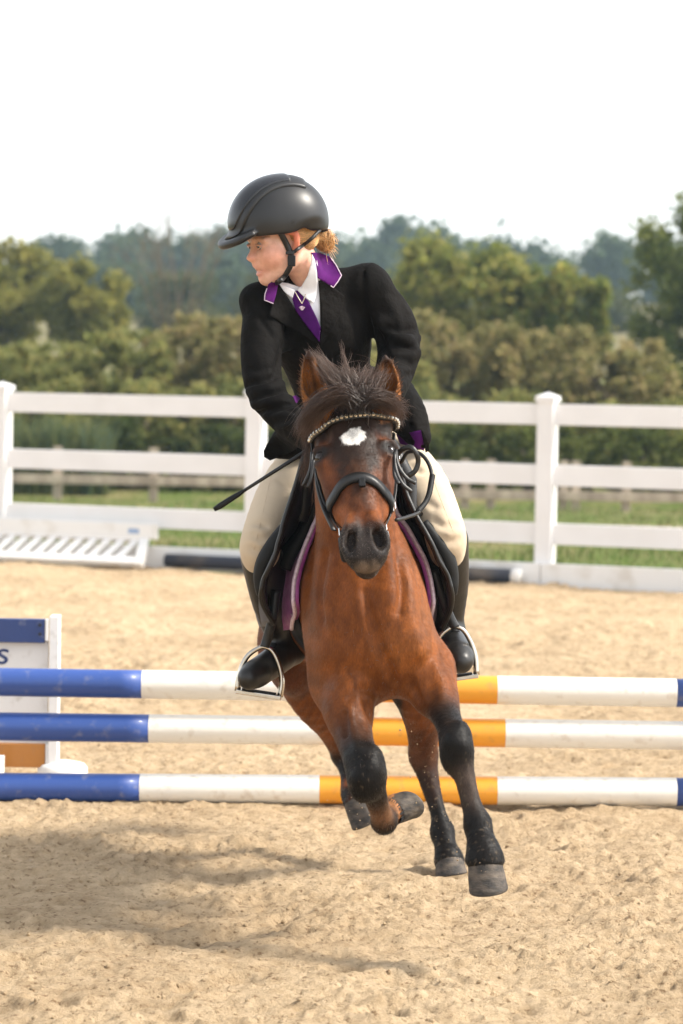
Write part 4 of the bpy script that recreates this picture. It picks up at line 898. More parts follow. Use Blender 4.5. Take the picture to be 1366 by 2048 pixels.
# ---- saddle pad, saddle
bax0, bax1 = P(722, 1195, 7.90), P(672, 1165, 8.75)
def body_pt(t, ang, off):
    """point on the pony's barrel: t along the back, ang from the spine (0) down the side (+ picture right)"""
    c = bax0 + (bax1 - bax0) * t; d = Z3_ * math.cos(ang) + RIGHT * math.sin(ang); h, nn = cast(HB_, c + d * .6, -d)
    if h is None: h, nn = c + d * .24, d
    nn = nn if nn @ d > 0 else -nn
    return h + nrm(nn + d) * off, nn
Z3_ = np.array([0, 0, 1.0])
def shell(name, tf, tb, amax, off, th, m, parent, nt_=14, na=34, s=None, flare=None):
    """sheet over the barrel between front edge tf(a) and back edge tb(a), down both sides (or one side s) to angle amax"""
    A = np.linspace(-1, 1, na) if s is None else s * np.linspace(.10, 1, na); V = []; W = []
    for a in A:
        f0, f1 = tf(abs(a)), tb(abs(a))
        for t in np.linspace(f0, f1, nt_):
            p, q = body_pt(t, a * amax, off)
            if flare: p = p + RIGHT * math.copysign(flare, a) * math.sin(min(abs(a), 1) * math.pi * .8) * max(0, 1 - (t - f0) / .55)
            V.append(p); q2 = nrm(p - (bax0 + (bax1 - bax0) * t)); W.append(p + q2 * th)
    n = len(V); F = []; g = lambda i, j: i * nt_ + j
    for i in range(na - 1):
        for j in range(nt_ - 1): F += [(g(i, j), g(i, j + 1), g(i + 1, j + 1), g(i + 1, j)), (n + g(i, j), n + g(i + 1, j), n + g(i + 1, j + 1), n + g(i, j + 1))]
    bd = [g(i, 0) for i in range(na)] + [g(na - 1, j) for j in range(1, nt_)] + [g(i, nt_ - 1) for i in range(na - 2, -1, -1)] + [g(0, j) for j in range(nt_ - 2, 0, -1)]
    for i, a in enumerate(bd): b_ = bd[(i + 1) % len(bd)]; F.append((a, b_, n + b_, n + a))
    o = MB().add(V + W, F).build(name, m, parent, True)
    return o, np.array(W).reshape(na, nt_, 3), np.array(V).reshape(na, nt_, 3)
m_purple = mat("purple_satin", (.26, .035, .20), (.40, .10, .34), rough=.38, scale=18, bump=.35, bscale=34, bdist=.012, sheen=.2)
m_piping = mat("pale_piping", (.72, .60, .68), (.55, .42, .52), rough=.35, scale=120)
pad = tag(empty("saddle_pad", body_pt(.3, 0, .02)[0]), "purple satin saddle pad with pale piping under the saddle", "saddle pad")
tfp = lambda a: .02 + .06 * (1 - a) + (.14 * max(0, a - .82) / .18) ; tbp = lambda a: .72 - .10 * max(0, a - .8) / .2
po, pW, pV = shell("pad", tfp, tbp, R_(118), .006, .016, m_purple, pad, 14, 40)
b = MB(); e = crom(pW[:, 0], 3); b.tube(e, .0062, 8); b.build("piping", m_piping, po, True)
b = MB()                                                     # quilting ribs on the rim
for i in range(2, 38): q0, q1 = pW[i, 0], pW[i, 1]; b.tube([q0 * .95 + q1 * .05, q0 * .3 + q1 * .7], .0035, 5)
b.build("quilting", m_purple, po, True)
saddle = tag(empty("saddle", body_pt(.35, 0, .05)[0]), "black leather saddle with stirrups, mostly hidden under the rider", "saddle")
so, sW, sV = shell("panel", lambda a: .12 + .02 * a, lambda a: .66, R_(70), .026, .03, m_lea2, saddle, 12, 26)
for s in (-1, 1):
    fo, fW, fV = shell("flap", lambda a: .02 - .06 * math.sin(min(a * 1.5, 1) * math.pi * .8) + .10 * max(0, a - .75) / .25, lambda a: .55 - .12 * max(0, a - .6) / .4, R_(113), .036, .009, m_lea, saddle, 12, 22, s, .074 if s < 0 else .032)
    b = MB(); b.tube(crom(fW[:, 0], 3), .0065, 8); b.build("flap_edge", m_lea, fo, True)
    kr = [fW[i, 2] + nrm(fW[i, 2] - fV[i, 2]) * .008 for i in range(5, 17)]; b = MB(); b.tube(crom(kr, 3), [.013 + .013 * math.sin(math.pi * t) for t in np.linspace(0, 1, 34)], 10); b.build("knee_roll", m_lea2, fo, True)
b = MB(); pom = [body_pt(.12, a, .075 - .02 * abs(a))[0] for a in np.linspace(-.6, .6, 9)]; b.tube(pom, .022, 10); b.build("pommel", m_lea, saddle, True)
b = MB(); can = [body_pt(.66, a, .09)[0] for a in np.linspace(-.55, .55, 9)]; b.tube(can, .028, 10); b.build("cantle", m_lea, saddle, True)
gi = [body_pt(.16, a, .004) for a in np.linspace(R_(100), R_(260), 24)]; MB().ribbon([p for p, _ in gi], [q for _, q in gi], .07, .012).build("girth", m_lea2, saddle, True)
def stirrup(arch, tread, d, lea):
    pts = np.array([P(x, y, d) for x, y in crom(arch, 4)]); n = len(pts)
    ir = MB().tube(pts, [.0062 + .003 * abs(2 * i / (n - 1) - 1) for i in range(n)], 10).build("stirrup_iron", m_steel, saddle, True)
    a, c = P(*tread[0], d + .0), P(*tread[1], d + .0); ax = nrm(c - a); up = nrm(np.cross(np.cross(ax, UP), ax)); dp = np.cross(ax, up)
    MB().box((a + c) / 2 - up * .002, ax, dp, up, np.linalg.norm(c - a) / 2 + .004, .028, .006).build("tread", m_steel, ir, bevel=.002)
    MB().box((a + c) / 2 + up * .0065, ax, dp, up, np.linalg.norm(c - a) / 2 - .012, .024, .0025).build("tread_pad", m_lea2, ir)
    L_ = np.array([P(*q) for q in crom(lea, 6)]); MB().ribbon(L_, [-FWD] * len(L_), .027, .006).build("stirrup_leather", m_lea, saddle, True)
SL_D, SR_D = 8.045, 7.985
stirrup([(475, 1382), (480, 1345), (493, 1315), (512, 1299), (528, 1294), (545, 1303), (558, 1330), (564, 1362), (560, 1394)], ((475, 1381), (560, 1394)), SL_D, [(552, 1180, 8.03), (545, 1235, 8.03), (534, 1278, 8.04), (529, 1294, 8.04)])
stirrup([(872, 1300), (880, 1274), (896, 1259), (912, 1254), (928, 1262), (943, 1288), (951, 1318), (953, 1350)], ((898, 1357), (953, 1350)), SR_D, [(868, 1140, 7.97), (884, 1195, 7.975), (900, 1235, 7.98), (911, 1256, 7.98)])
# riding crop
crop = tag(empty("riding_crop", P(605, 905, 7.74)), "thin black riding crop sticking out beside the pony's head on the left", "riding crop")
MB().tube([P(640, 882, 7.745), P(605, 907, 7.74), P(545, 945, 7.72), P(484, 984, 7.70)], [.0062, .006, .0052, .0045], 8).build("shaft", m_lea, crop, True)
MB().tube([P(490, 980, 7.70), P(478, 988, 7.70), P(460, 999, 7.695), P(440, 1012, 7.69), P(428, 1019, 7.69)], [.004, .0068, .0080, .0085, .006], 10).build("keeper", m_lea2, crop, True)
# ================================================================== THE RIDER
SK, SKR, LIP = (.74, .45, .335), (.72, .36, .26), (.58, .22, .18)
rider = tag(empty("person", P(690, 960, 8.36)), "young rider in black jacket, purple tie and helmet on the pony, looking aside", "person")
# head frame: F where the face points, Sd her left ear, U up
hc = P(562, 479, 7.98)
F_ = nrm([-.87, -.40, -.30]); U_ = np.array([-.22, -.12, .96]); U_ = nrm(U_ - F_ * (U_ @ F_)); Sd = np.cross(U_, F_); RAX = (F_, Sd, U_)
def K(f, s, u): return hc + F_ * f + Sd * s + U_ * u
SHL, SHR, NB = P(520, 608, 8.03), P(742, 570, 8.08), P(617, 580, 8.085)
LT = nrm(SHR - SHL)
rb = Sculpt()
rb.ell(K(-.012, 0, .05), (.094, .074, .086), RAX, .02, SK)
rb.ell(K(.030, 0, -.022), (.058, .056, .075), RAX, .02, SK)
rb.ell(K(.062, 0, -.050), (.033, .036, .040), RAX, .02, SK)
rb.ell(K(.070, 0, -.092), (.022, .024, .018), RAX, .02, SK)
for s in (-1, 1):
    rb.chain([K(-.012, s * .052, -.030), K(.0, s * .052, -.058), K(.035, s * .036, -.080), K(.066, s * .012, -.094)], [.018, .018, .018, .016], .02, SK)
    rb.ell(K(.052, s * .036, -.030), (.034, .028, .032), RAX, .025, SKR)
    rb.chain([K(.078, s * .012, .022), K(.080, s * .030, .024), K(.068, s * .048, .016)], [.0075, .0075, .007], .016, SK)
    rb.ell(K(.090, s * .031, .004), (.014, .017, .0095), RAX, .010, op='-')
    rb.ell(K(.072, s * .031, .004), (.011, .0165, .012), RAX, .004, SK)
    rb.chain([K(.085, s * .017, .0025), K(.0888, s * .031, -.0040), K(.083, s * .046, .002)], [.002, .0022, .002], .003, SKR)
    rb.chain([K(.085, s * .017, .006), K(.0912, s * .031, .0098), K(.083, s * .047, .0055)], [.0022, .0030, .0022], .003, (.30, .15, .10))
    rb.ell(K(.096, s * .0115, -.027), (.0105, .0075, .0075), RAX, .006, SKR)
    rb.ell(K(.098, s * .0065, -.0335), (.004, .0032, .0035), RAX, .003, op='-')
    rb.chain([K(-.006, s * .070, -.030), K(-.012, s * .078, -.010), K(-.012, s * .080, .012), K(.004, s * .074, .020)], [.008, .009, .009, .006], .008, (.70, .22, .13))  # ears painted red, the glow of sun through them put into the colour
rb.chain([K(.082, 0, .012), K(.091, 0, -.006), K(.102, 0, -.023)], [.0065, .0072, .0098], .012, [SK, SK, SKR])
rb.ell(K(.103, 0, -.026), (.010, .0105, .0085), RAX, .008, SKR)
rb.ell(K(.088, 0, -.048), (.012, .018, .016), RAX, .012, SK)
rb.chain([K(.078, -.022, -.060), K(.092, -.010, -.0545), K(.0965, 0, -.0555), K(.092, .010, -.0545), K(.078, .022, -.060)], [.003, .0052, .0055, .0052, .003], .005, LIP)
rb.chain([K(.076, -.020, -.066), K(.089, -.009, -.0725), K(.0925, 0, -.0735), K(.089, .009, -.0725), K(.076, .020, -.066)], [.003, .0055, .0062, .0055, .003], .005, LIP)
rb.chain([K(.082, -.018, -.0635), K(.098, 0, -.0645), K(.082, .018, -.0635)], [.0025, .0060, .0025], .004, op='-')
rb.chain([K(-.030, 0, -.045), K(-.045, .004, -.105) * .6 + NB * .4 + np.array([0, -.012, .018]), NB + np.array([0, -.01, 0])], [.052, .048, .056], .025, SK)
# trunk and limbs under the clothes
TR = [NB, P(640, 655, 8.12), P(656, 730, 8.18), P(669, 800, 8.25), P(690, 915, 8.38)]
rb.chain(TR, [.048, .085, .072, .066, .10], .03, SK, side=LT, ratio=1.15)
ARL = [SHL, P(522, 700, 7.98), P(532, 782, 7.93), P(582, 846, 7.84), P(622, 880, 7.775)]
ARR = [SHR, P(783, 640, 8.10), P(797, 704, 8.07), P(778, 775, 7.95), P(750, 850, 7.82)]
rb.chain([NB, (NB + SHL) / 2, *ARL], [.045, .034, .030, .030, .027, .024, .020], .03, SK); rb.chain([NB, (NB + SHR) / 2, *ARR], [.045, .034, .032, .032, .028, .024, .020], .03, SK)
LGL = [P(645, 930, 8.42), P(575, 988, 8.22), P(530, 1060, 8.06), P(520, 1098, 8.025), P(526, 1140, 8.07)]
LGR = [P(755, 920, 8.42), P(832, 965, 8.20), P(880, 1040, 8.02), P(892, 1078, 7.99), P(896, 1120, 8.05)]
BTL = [P(524, 1116, 8.05), P(545, 1205, 8.12), P(564, 1275, 8.20), P(576, 1304, 8.22)]
BTR = [P(894, 1080, 8.015), P(897, 1165, 8.10), P(898, 1238, 8.16), P(900, 1272, 8.17)]
for lg, bt in ((LGL, BTL), (LGR, BTR)): rb.chain([*lg[:4], *bt[1:]], [.085, .060, .042, .036, .036, .030, .026], .03, SK)
for a, e in ((ARL[-1], P(650, 888, 7.74)), (ARR[-1], P(735, 878, 7.78))): rb.ell((a * .3 + e * .7), (.036, .045, .024), k=.02, col=SK)
fx = sorted((K(.12, 0, 0)[0], K(-.11, 0, 0)[0])); 
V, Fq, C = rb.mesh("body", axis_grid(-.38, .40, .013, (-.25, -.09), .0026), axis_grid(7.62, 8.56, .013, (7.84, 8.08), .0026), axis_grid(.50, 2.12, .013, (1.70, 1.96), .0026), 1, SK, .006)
# hairline eyebrow tint
kf, ks, ku = (V - hc) @ F_, (V - hc) @ Sd, (V - hc) @ U_
for s in (-1, 1):
    m_ = np.exp(-(((ku - .026 + 3 * (np.abs(ks) - .032) ** 2 * 3) / .0042) ** 2)) * (np.abs(ks - s * .032) < .02) * (kf > .05); C = C * (1 - .55 * m_[:, None]) + np.array((.30, .14, .06)) * .55 * m_[:, None]
m_skin = mat("skin", (1.06, 1.06, 1.06), (.90, .86, .84), rough=.48, scale=55, attr=True, sss=.25, spec=.4, bump=.06, bscale=420, bdist=.001)
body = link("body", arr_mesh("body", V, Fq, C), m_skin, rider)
RB_ = bvh_of(V, Fq)
m_eyew = mat("eye_white", (.42, .36, .33), rough=.2); m_iris = mat("iris", (.035, .04, .04), rough=.1, coat=.5)
for s in (-1, 1):
    e = ball("eye", K(.0748, s * .031, .0035), .0125, m_eyew, rider); ball("iris", K(.0814, s * .031 + .0010, .0005), .0070, m_iris, e)
# teeth
MB().tube([K(.084, -.013, -.0615), K(.0885, 0, -.0615), K(.084, .013, -.0615)], .0024, 6).build("teeth", mat("teeth", (.75, .70, .62), rough=.3), rider, True)

# ---- breeches, boots
m_breech = mat("beige_breeches", (.60, .485, .345), (.55, .44, .31), rough=.85, scale=9, bump=.25, bscale=13, bdist=.012, sheen=.15)
for pts, rr, inn in ((LGL, (.122, .086, .061, .055, .050), -1), (LGR, (.118, .085, .062, .0555, .051), 1)):
    sc_ = Sculpt(); sc_.chain(pts, rr, .03); sc_.ell(pts[3] - np.array([0, .018, 0]), (.045, .04, .05), k=.03)
    if inn < 0: sc_.chain([LGL[0], LGR[0]], [.12, .12], .05)
    for st in ([[(505, 1070), (525, 1078), (548, 1070)], [(500, 1095), (522, 1104), (540, 1100)], [(560, 960), (580, 975), (600, 970)], [(510, 1045), (530, 1050)]] if inn < 0 else [[(868, 1040), (888, 1052), (912, 1046)], [(880, 1075), (900, 1084), (918, 1078)], [(820, 930), (845, 945), (870, 940)], [(850, 1000), (868, 1012)]]):
        relief(sc_, st, [.003, .007, .003][:len(st)], -.002, .018, '-', 7.7, 8.6)
    V, Fq, C = sc_.mesh("breeches", axis_grid(-.40, .45, .007), axis_grid(7.85, 8.60, .007), axis_grid(.80, 1.45, .007), 2)
    o = link("breeches_leg", arr_mesh("breeches", V, Fq), m_breech, rider)
    sm = []                                                   # seam along the thigh
    B_ = bvh_of(V, Fq)
    for t in np.linspace(0, 1, 16):
        px_, py_ = (np.array([545, 940]) * (1 - t) + np.array([508, 1100]) * t + np.array([-18, 0]) * math.sin(math.pi * t) * 0) if inn < 0 else (np.array([850, 915]) * (1 - t) + np.array([910, 1072]) * t)
        h, nn = cast(B_, CAM, ray(px_, py_))
        if h is not None: sm.append(h)
    if len(sm) > 3: MB().tube(sm, .0009, 5).build("seam", m_breech, o, True)
m_boot = mat("boot_leather", (.007, .0058, .005), (.012, .010, .008), rough=.40, scale=14, bump=.35, bscale=26, bdist=.006, spec=.5)
m_boot2 = mat("foot_leather", (.005, .005, .0053), (.009, .009, .0092), rough=.33, scale=20, bump=.25, bscale=40, bdist=.004, spec=.5)
m_sole = mat("boot_sole", (.03, .026, .022), (.12, .09, .06), rough=.8, scale=30)
FTL, FTR = [P(578, 1302, 8.215), P(548, 1324, 8.12), P(516, 1345, 8.04), P(499, 1356, 8.00)], [P(898, 1272, 8.16), P(906, 1292, 8.06), P(916, 1312, 7.965), P(921, 1323, 7.93)]
for bt, ft in ((BTL, FTL), (BTR, FTR)):
    sc_ = Sculpt(); sc_.chain(bt, [.0605, .0575, .043, .040], .02)
    top = nrm(bt[0] - bt[1]); sc_.ell(bt[0] + top * 3.028, (3, 3, 3), k=.006, op='-')
    sd_ = nrm(np.cross(ft[-1] - ft[0], Z3_)); fdn = nrm(np.cross(sd_, ft[-1] - ft[0])); fdn = fdn if fdn[2] < 0 else -fdn
    sc_.chain(ft, [.044, .044, .041, .034], .03, side=sd_, ratio=.98); sc_.ell(ft[2] + (ft[3] - ft[2]) * .3, (.042, .040, .030), (nrm(ft[3] - ft[0]), sd_, fdn), k=.02)
    sc_.ell((ft[0] + ft[3]) / 2 + fdn * 3.034, (3, 3, 3), k=.006, op='-')
    lo = np.minimum(np.min(bt, 0), np.min(ft, 0)) - .1; hi = np.maximum(np.max(bt, 0), np.max(ft, 0)) + .1
    V, Fq, C = sc_.mesh("boot", *[axis_grid(l, h, .0042) for l, h in zip(lo, hi)], 2)
    o = link("boot", arr_mesh("boot", V, Fq), m_boot, rider); B_ = bvh_of(V, Fq)
    s2 = Sculpt(); s2.chain(ft, [.043, .0425, .040, .034], .02, side=fdn, ratio=1.0); s2.ell((ft[0] + ft[3]) / 2 + fdn * 3.044, (3, 3, 3), k=.004, op='-'); s2.ell((ft[0] + ft[3]) / 2 - fdn * (3 - .033), (3, 3, 3), k=.004, op='-')
    V, Fq, C = s2.mesh("sole", *[axis_grid(l, h, .0042) for l, h in zip(lo, hi)], 1); link("sole", arr_mesh("sole", V, Fq), m_sole, o)
    lace = []                                                  # laced instep
    for t in np.linspace(.0, 1, 7):
        c = bt[2] * (1 - t) + (ft[1] * .8 + ft[0] * .2) * t; u = nrm(nrm(ft[-1] - ft[0]) * (1 - .4 * t) - fdn * t * .9)
        h, nn = cast(B_, c + u * .12, -u)
        if h is not None:
            q = nrm(h - c); lace.append((h + nn * .002, nn))
    b = MB()
    for (h, nn) in lace: b.tube([h - sd_ * .014, h + nn * .003, h + sd_ * .014], .0024, 6)
    if lace: b.build("laces", m_lea2, o, True)

# ---- jacket
m_jack = mat("black_jacket_cloth", (.0026, .0021, .0018), (.0085, .0070, .0060), rough=.8, scale=5, detail=5, bump=.75, bscale=13, bdist=.028, spec=.10)
jk = Sculpt()
jk.chain(TR, [.062, .118, .102, .094, .138], .03, side=LT, ratio=1.2)
jk.chain([NB * .6 + SHL * .4, SHL], [.055, .052], .04); jk.chain([NB * .6 + SHR * .4, SHR], [.055, .056], .04)
jk.chain([SHL * .9 + NB * .1, *ARL[1:]], [.058, .058, .053, .046, .036], .022); jk.chain([SHR * .92 + NB * .08, *ARR[1:]], [.058, .064, .060, .051, .038], .022)
jk.ell(P(505, 596, 8.03), (.03, .045, .03), k=.03); jk.ell(P(738, 540, 8.08), (.018, .03, .016), k=.02)
# skirts
jk.chain([P(640, 850, 8.27), P(592, 875, 8.20), P(560, 893, 8.15)], [.085, .062, .036], .03); jk.chain([P(770, 790, 8.24), P(812, 830, 8.20), P(838, 875, 8.17)], [.085, .060, .036], .03)
# folds: elbows, front of sleeves, waist
for pts, r in (([P(498, 775, 7.86), P(530, 765, 7.855), P(560, 772, 7.87)], .006), ([P(505, 800, 7.86), P(535, 790, 7.85), P(566, 800, 7.86)], .006), ([P(790, 690, 7.995), P(815, 695, 7.99), P(842, 688, 8.02)], .008), ([P(785, 672, 8.0), P(812, 674, 8.0), P(838, 668, 8.03)], .006), ([P(775, 712, 7.985), P(800, 722, 7.97), P(832, 716, 7.99)], .006),
               ([P(700, 620, 7.99), P(712, 680, 8.0), P(706, 740, 8.03)], .005), ([P(540, 830, 7.84), P(570, 815, 7.82), P(600, 830, 7.80)], .005), ([P(600, 700, 8.03), P(640, 730, 8.04), P(690, 725, 8.05)], .005), ([P(770, 585, 8.0), P(790, 620, 8.0), P(800, 650, 8.01)], .005)):
    jk.chain(pts, [r * .5, r, r * .5], .018, op='-')
for (x, y, d, r) in ((770, 650, 8.04, .02), (800, 680, 8.02, .018), (525, 800, 7.89, .02), (555, 820, 7.86, .016), (820, 705, 8.03, .018), (560, 690, 8.02, .02)): jk.ell(P(x, y, d), (r * 1.6, r, r), k=.03)
for st, r_ in (([(796, 690), (820, 697), (848, 695)], .011), ([(800, 716), (822, 728), (842, 730)], .009), ([(775, 655), (805, 662), (832, 658)], .008), ([(748, 650), (760, 680), (775, 705)], .010), ([(790, 742), (808, 752), (826, 748)], .007),
               ([(492, 770), (525, 764), (562, 752)], .010), ([(500, 798), (535, 790), (574, 782)], .010), ([(515, 826), (550, 814), (592, 810)], .009), ([(545, 848), (575, 838), (602, 840)], .007), ([(565, 690), (558, 725), (548, 755)], .009), ([(500, 735), (520, 742), (545, 735)], .006),
               ([(700, 600), (708, 645), (716, 690)], .006), ([(655, 735), (675, 715), (700, 705)], .007), ([(640, 700), (646, 730), (648, 770)], .004), ([(600, 690), (615, 720), (622, 760)], .006),
               ([(735, 524), (726, 570), (732, 620), (744, 660)], .0045), ([(497, 598), (518, 635), (545, 672)], .0045), ([(800, 800), (815, 830), (825, 860)], .005)):
    relief(jk, st, [r_ * .4] + [r_] * (len(st) - 2) + [r_ * .4], -.002, .016, '-', 7.5, 8.7)
for st, r_ in (([(800, 703), (822, 711), (846, 710)], .010), ([(790, 676), (812, 680), (838, 676)], .010), ([(496, 784), (530, 777), (566, 767)], .010), ([(508, 812), (545, 802), (582, 796)], .010), ([(772, 600), (790, 630), (800, 655)], .012)):
    relief(jk, st, [r_ * .4] + [r_] * (len(st) - 2) + [r_ * .4], .006, .018, '+', 7.5, 8.7)
JV, JF, C = jk.mesh("jacket", axis_grid(-.35, .32, .0052), axis_grid(7.68, 8.60, .0056), axis_grid(1.15, 1.92, .0052), 2)
jacket = link("jacket", arr_mesh("jacket", JV, JF), m_jack, rider); JB_ = bvh_of(JV, JF)
def decal(name, poly, bvhs, off, th, m, parent, step=4.0, dflt=8.05, round_=2, lift=None, pull=0.0):
    """a cloth piece: outline given on the picture, laid on the surface behind it, with thickness"""
    A = np.asarray(poly, float)
    if round_: A = np.vstack([A, A[:1]]); A = np.vstack([np.linspace(A[i], A[i + 1], max(2, int(np.hypot(*(A[i + 1] - A[i])) / step) + 1))[:-1] for i in range(len(A) - 1)])
    x0, y0 = A.min(0); x1, y1 = A.max(0); g = [(x, y) for x in np.arange(x0 + step * .5, x1, step) for y in np.arange(y0 + step * .5, y1, step)]
    def inside(p):
        x, y = p; c = False
        for (xa, ya), (xb, yb) in zip(A, np.roll(A, -1, 0)):
            if (ya > y) != (yb > y) and x < (xb - xa) * (y - ya) / (yb - ya) + xa: c = not c
        return c
    def far(p): return min(np.hypot(A[:, 0] - p[0], A[:, 1] - p[1])) > step * .6
    pts = [Vector(map(float, p)) for p in A] + [Vector(map(float, p)) for p in g if inside(p) and far(p)]; nb = len(A)
    vs, es, fs, *_ = delaunay_2d_cdt(pts, [(i, (i + 1) % nb) for i in range(nb)], [], 1, 1e-4)
    D = []
    for v in vs:
        r = ray(v.x, v.y); best = None
        for B in bvhs:
            h, nn = cast(B, CAM, r)
            if h is not None: t = (h - CAM) @ FWD; best = t if best is None else min(best, t)
        D.append(np.nan if best is None else best)
    D = np.array(D); ok_ = ~np.isnan(D); D[~ok_] = D[ok_].max() if ok_.any() else dflt
    med = np.median(D); D = np.clip(D, med - .12, med + .16)
    XY = np.array([(v.x, v.y) for v in vs])
    for _ in range(4):                                         # ease the sheet so that it does not follow every fold
        N_ = D.copy()
        for i in range(len(D)): q = np.hypot(*(XY - XY[i]).T) < step * 2.3; N_[i] = D[q].mean()
        D = N_
    lf = np.zeros(len(D)) if lift is None else np.array([lift(x, y) for x, y in XY])
    top = np.array([P(x, y, d - off - th - l) for (x, y), d, l in zip(XY, D, lf)]); bot = np.array([P(x, y, d - off + .004) for (x, y), d in zip(XY, D)])
    n = len(vs); F = [tuple(f) for f in fs] + [tuple(n + i for i in reversed(f)) for f in fs]; cnt = {}
    for f in fs:
        for i in range(len(f)): a, b = f[i], f[(i + 1) % len(f)]; k = (min(a, b), max(a, b)); cnt[k] = cnt.get(k, 0) + 1
    rim = [k for k, c in cnt.items() if c == 1]
    for a, b in rim: F.append((a, b, n + b, n + a))
    o = MB().add(np.vstack([top, bot]), F).build(name, m, parent, False, nsm=len(fs))
    return o, (XY, top, nb)
m_shirt = mat("white_shirt", (.84, .84, .86), (.80, .80, .83), rough=.75, scale=12, bump=.2, bscale=18, bdist=.006)
m_tie = mat("purple_tie", (.036, .0012, .064), (.052, .002, .09), spec=.15, rough=.8, scale=40, bump=.15, bscale=200, bdist=.002)
m_coll = mat("purple_velvet", (.062, .004, .090), (.095, .009, .125), spec=.15, rough=.85, scale=25, sheen=.1, sheen_tint=(.8, .5, .9))
JBs = [JB_, RB_]
decal("shirt_front", [(556, 564), (575, 566), (600, 574), (622, 560), (634, 520), (640, 560), (641, 650), (640, 684), (625, 668), (600, 632)], JBs, .004, .004, m_shirt, rider)
tie, _ = decal("tie", [(585, 583), (597, 580), (606, 588), (616, 600), (634, 636), (641, 655), (639, 684), (626, 668), (606, 642), (592, 622), (584, 598)], JBs, .014, .006, m_tie, rider, 3.0)
lapL, _ = decal("lapel", [(550, 575), (557, 566), (566, 580), (596, 628), (626, 667), (641, 688), (638, 694), (600, 668), (565, 648), (537, 631), (545, 608)], JBs, .012, .007, m_jack, jacket)
lapR, _ = decal("lapel", [(636, 556), (650, 562), (668, 575), (690, 593), (683, 625), (664, 660), (643, 692), (638, 686), (641, 660), (640, 610)], JBs, .012, .007, m_jack, jacket)
cl, (xy, tp_, nb_) = decal("collar", [(537, 568), (548, 560), (557, 566), (552, 590), (547, 607), (529, 600), (530, 588)], JBs, .018, .007, m_coll, jacket, 3.0)
MB().tube([tp_[i] for i in range(nb_) if xy[i][0] < 548 and xy[i][1] > 575] or [tp_[0], tp_[1]], .0014, 5).build("collar_piping", m_piping, cl)
cr_, (xy, tp_, nb_) = decal("collar", [(622, 505), (638, 505), (660, 513), (672, 530), (683, 551), (676, 563), (667, 575), (650, 565), (635, 556), (632, 538), (628, 520)], JBs, .020, .007, m_coll, jacket, 3.0)
MB().tube([tp_[i] for i in range(nb_) if xy[i][0] > 659 and xy[i][1] < 577], .0014, 5).build("collar_piping", m_piping, cr_)
# shirt collar round the neck
ck = Sculpt(); nk = [NB + np.array([.0, .0, .0])]; axn = nrm(hc - NB); e1 = nrm(LT - axn * (LT @ axn)); e2 = np.cross(axn, e1)
decal("shirt_collar", [(556, 565), (566, 570), (580, 576), (590, 580), (585, 597), (573, 588), (562, 577)], JBs, .016, .005, m_shirt, rider, 3.0)
decal("shirt_collar", [(624, 508), (630, 520), (634, 545), (635, 565), (632, 592), (627, 607), (612, 597), (594, 580), (603, 572), (615, 552), (621, 530)], JBs, .018, .005, m_shirt, rider, 3.0)
V = []; n_ = 36
for (h_, r_, t_) in ((-.02, .064, 0), (.012, .058, .006), (.034, .0565, .012), (.034, .053, .010), (.0, .056, .0)):
    for j in range(n_):
        a = 2 * math.pi * j / n_; fr = math.cos(a - math.pi * 1.5); V.append(NB + np.array([.004, -.006, 0]) + axn * (h_ - .030 * max(0, fr) + .016 * max(0, -fr)) + (e1 * math.cos(a) + e2 * math.sin(a) * 1.04) * r_)
F = [(i * n_ + j, i * n_ + (j + 1) % n_, (i + 1) * n_ + (j + 1) % n_, (i + 1) * n_ + j) for i in range(4) for j in range(n_)]
MB().add(V, F).build("collar_band", m_shirt, rider, True)
# necklace
ring = lambda pts: [P(*q) for q in pts]
tD = float((np.array(cast(JB_, CAM, ray(604, 610))[0]) - CAM) @ FWD) - .030
nl = MB().tube(ring([(590, 583, tD), (597, 596, tD), (604, 607, tD)]), .0013, 5).tube(ring([(611, 588, tD), (608, 598, tD), (604, 607, tD)]), .0013, 5).build("necklace", m_bright, rider)
b = MB(); pc = P(604, 616, tD)
for sx in (-1, 1): b.tube([pc + RIGHT * sx * .004 + UP * .004, pc - UP * .006], [.0055, .002], 8)
b.build("pendant", m_piping, nl)
# purple lining and jacket edges on the right skirt; pocket flap, seams
decal("lining", [(792, 868), (815, 866), (842, 860), (846, 880), (849, 902), (826, 894), (800, 888)], JBs, .006, .004, m_coll, jacket, 4.0)
decal("skirt_edge", [(842, 858), (850, 866), (858, 888), (858, 902), (851, 905), (847, 884)], JBs, .008, .005, m_jack, jacket, 3.0)
decal("skirt_panel", [(600, 838), (618, 862), (610, 884), (585, 903), (560, 914), (540, 921), (528, 914), (527, 902), (534, 888), (548, 870), (570, 850)], JBs, .014, .008, m_jack, jacket, 5.0)
decal("cuff", [(578, 796), (592, 790), (600, 797), (594, 806), (582, 806)], JBs, .004, .004, m_coll, jacket, 3.0)

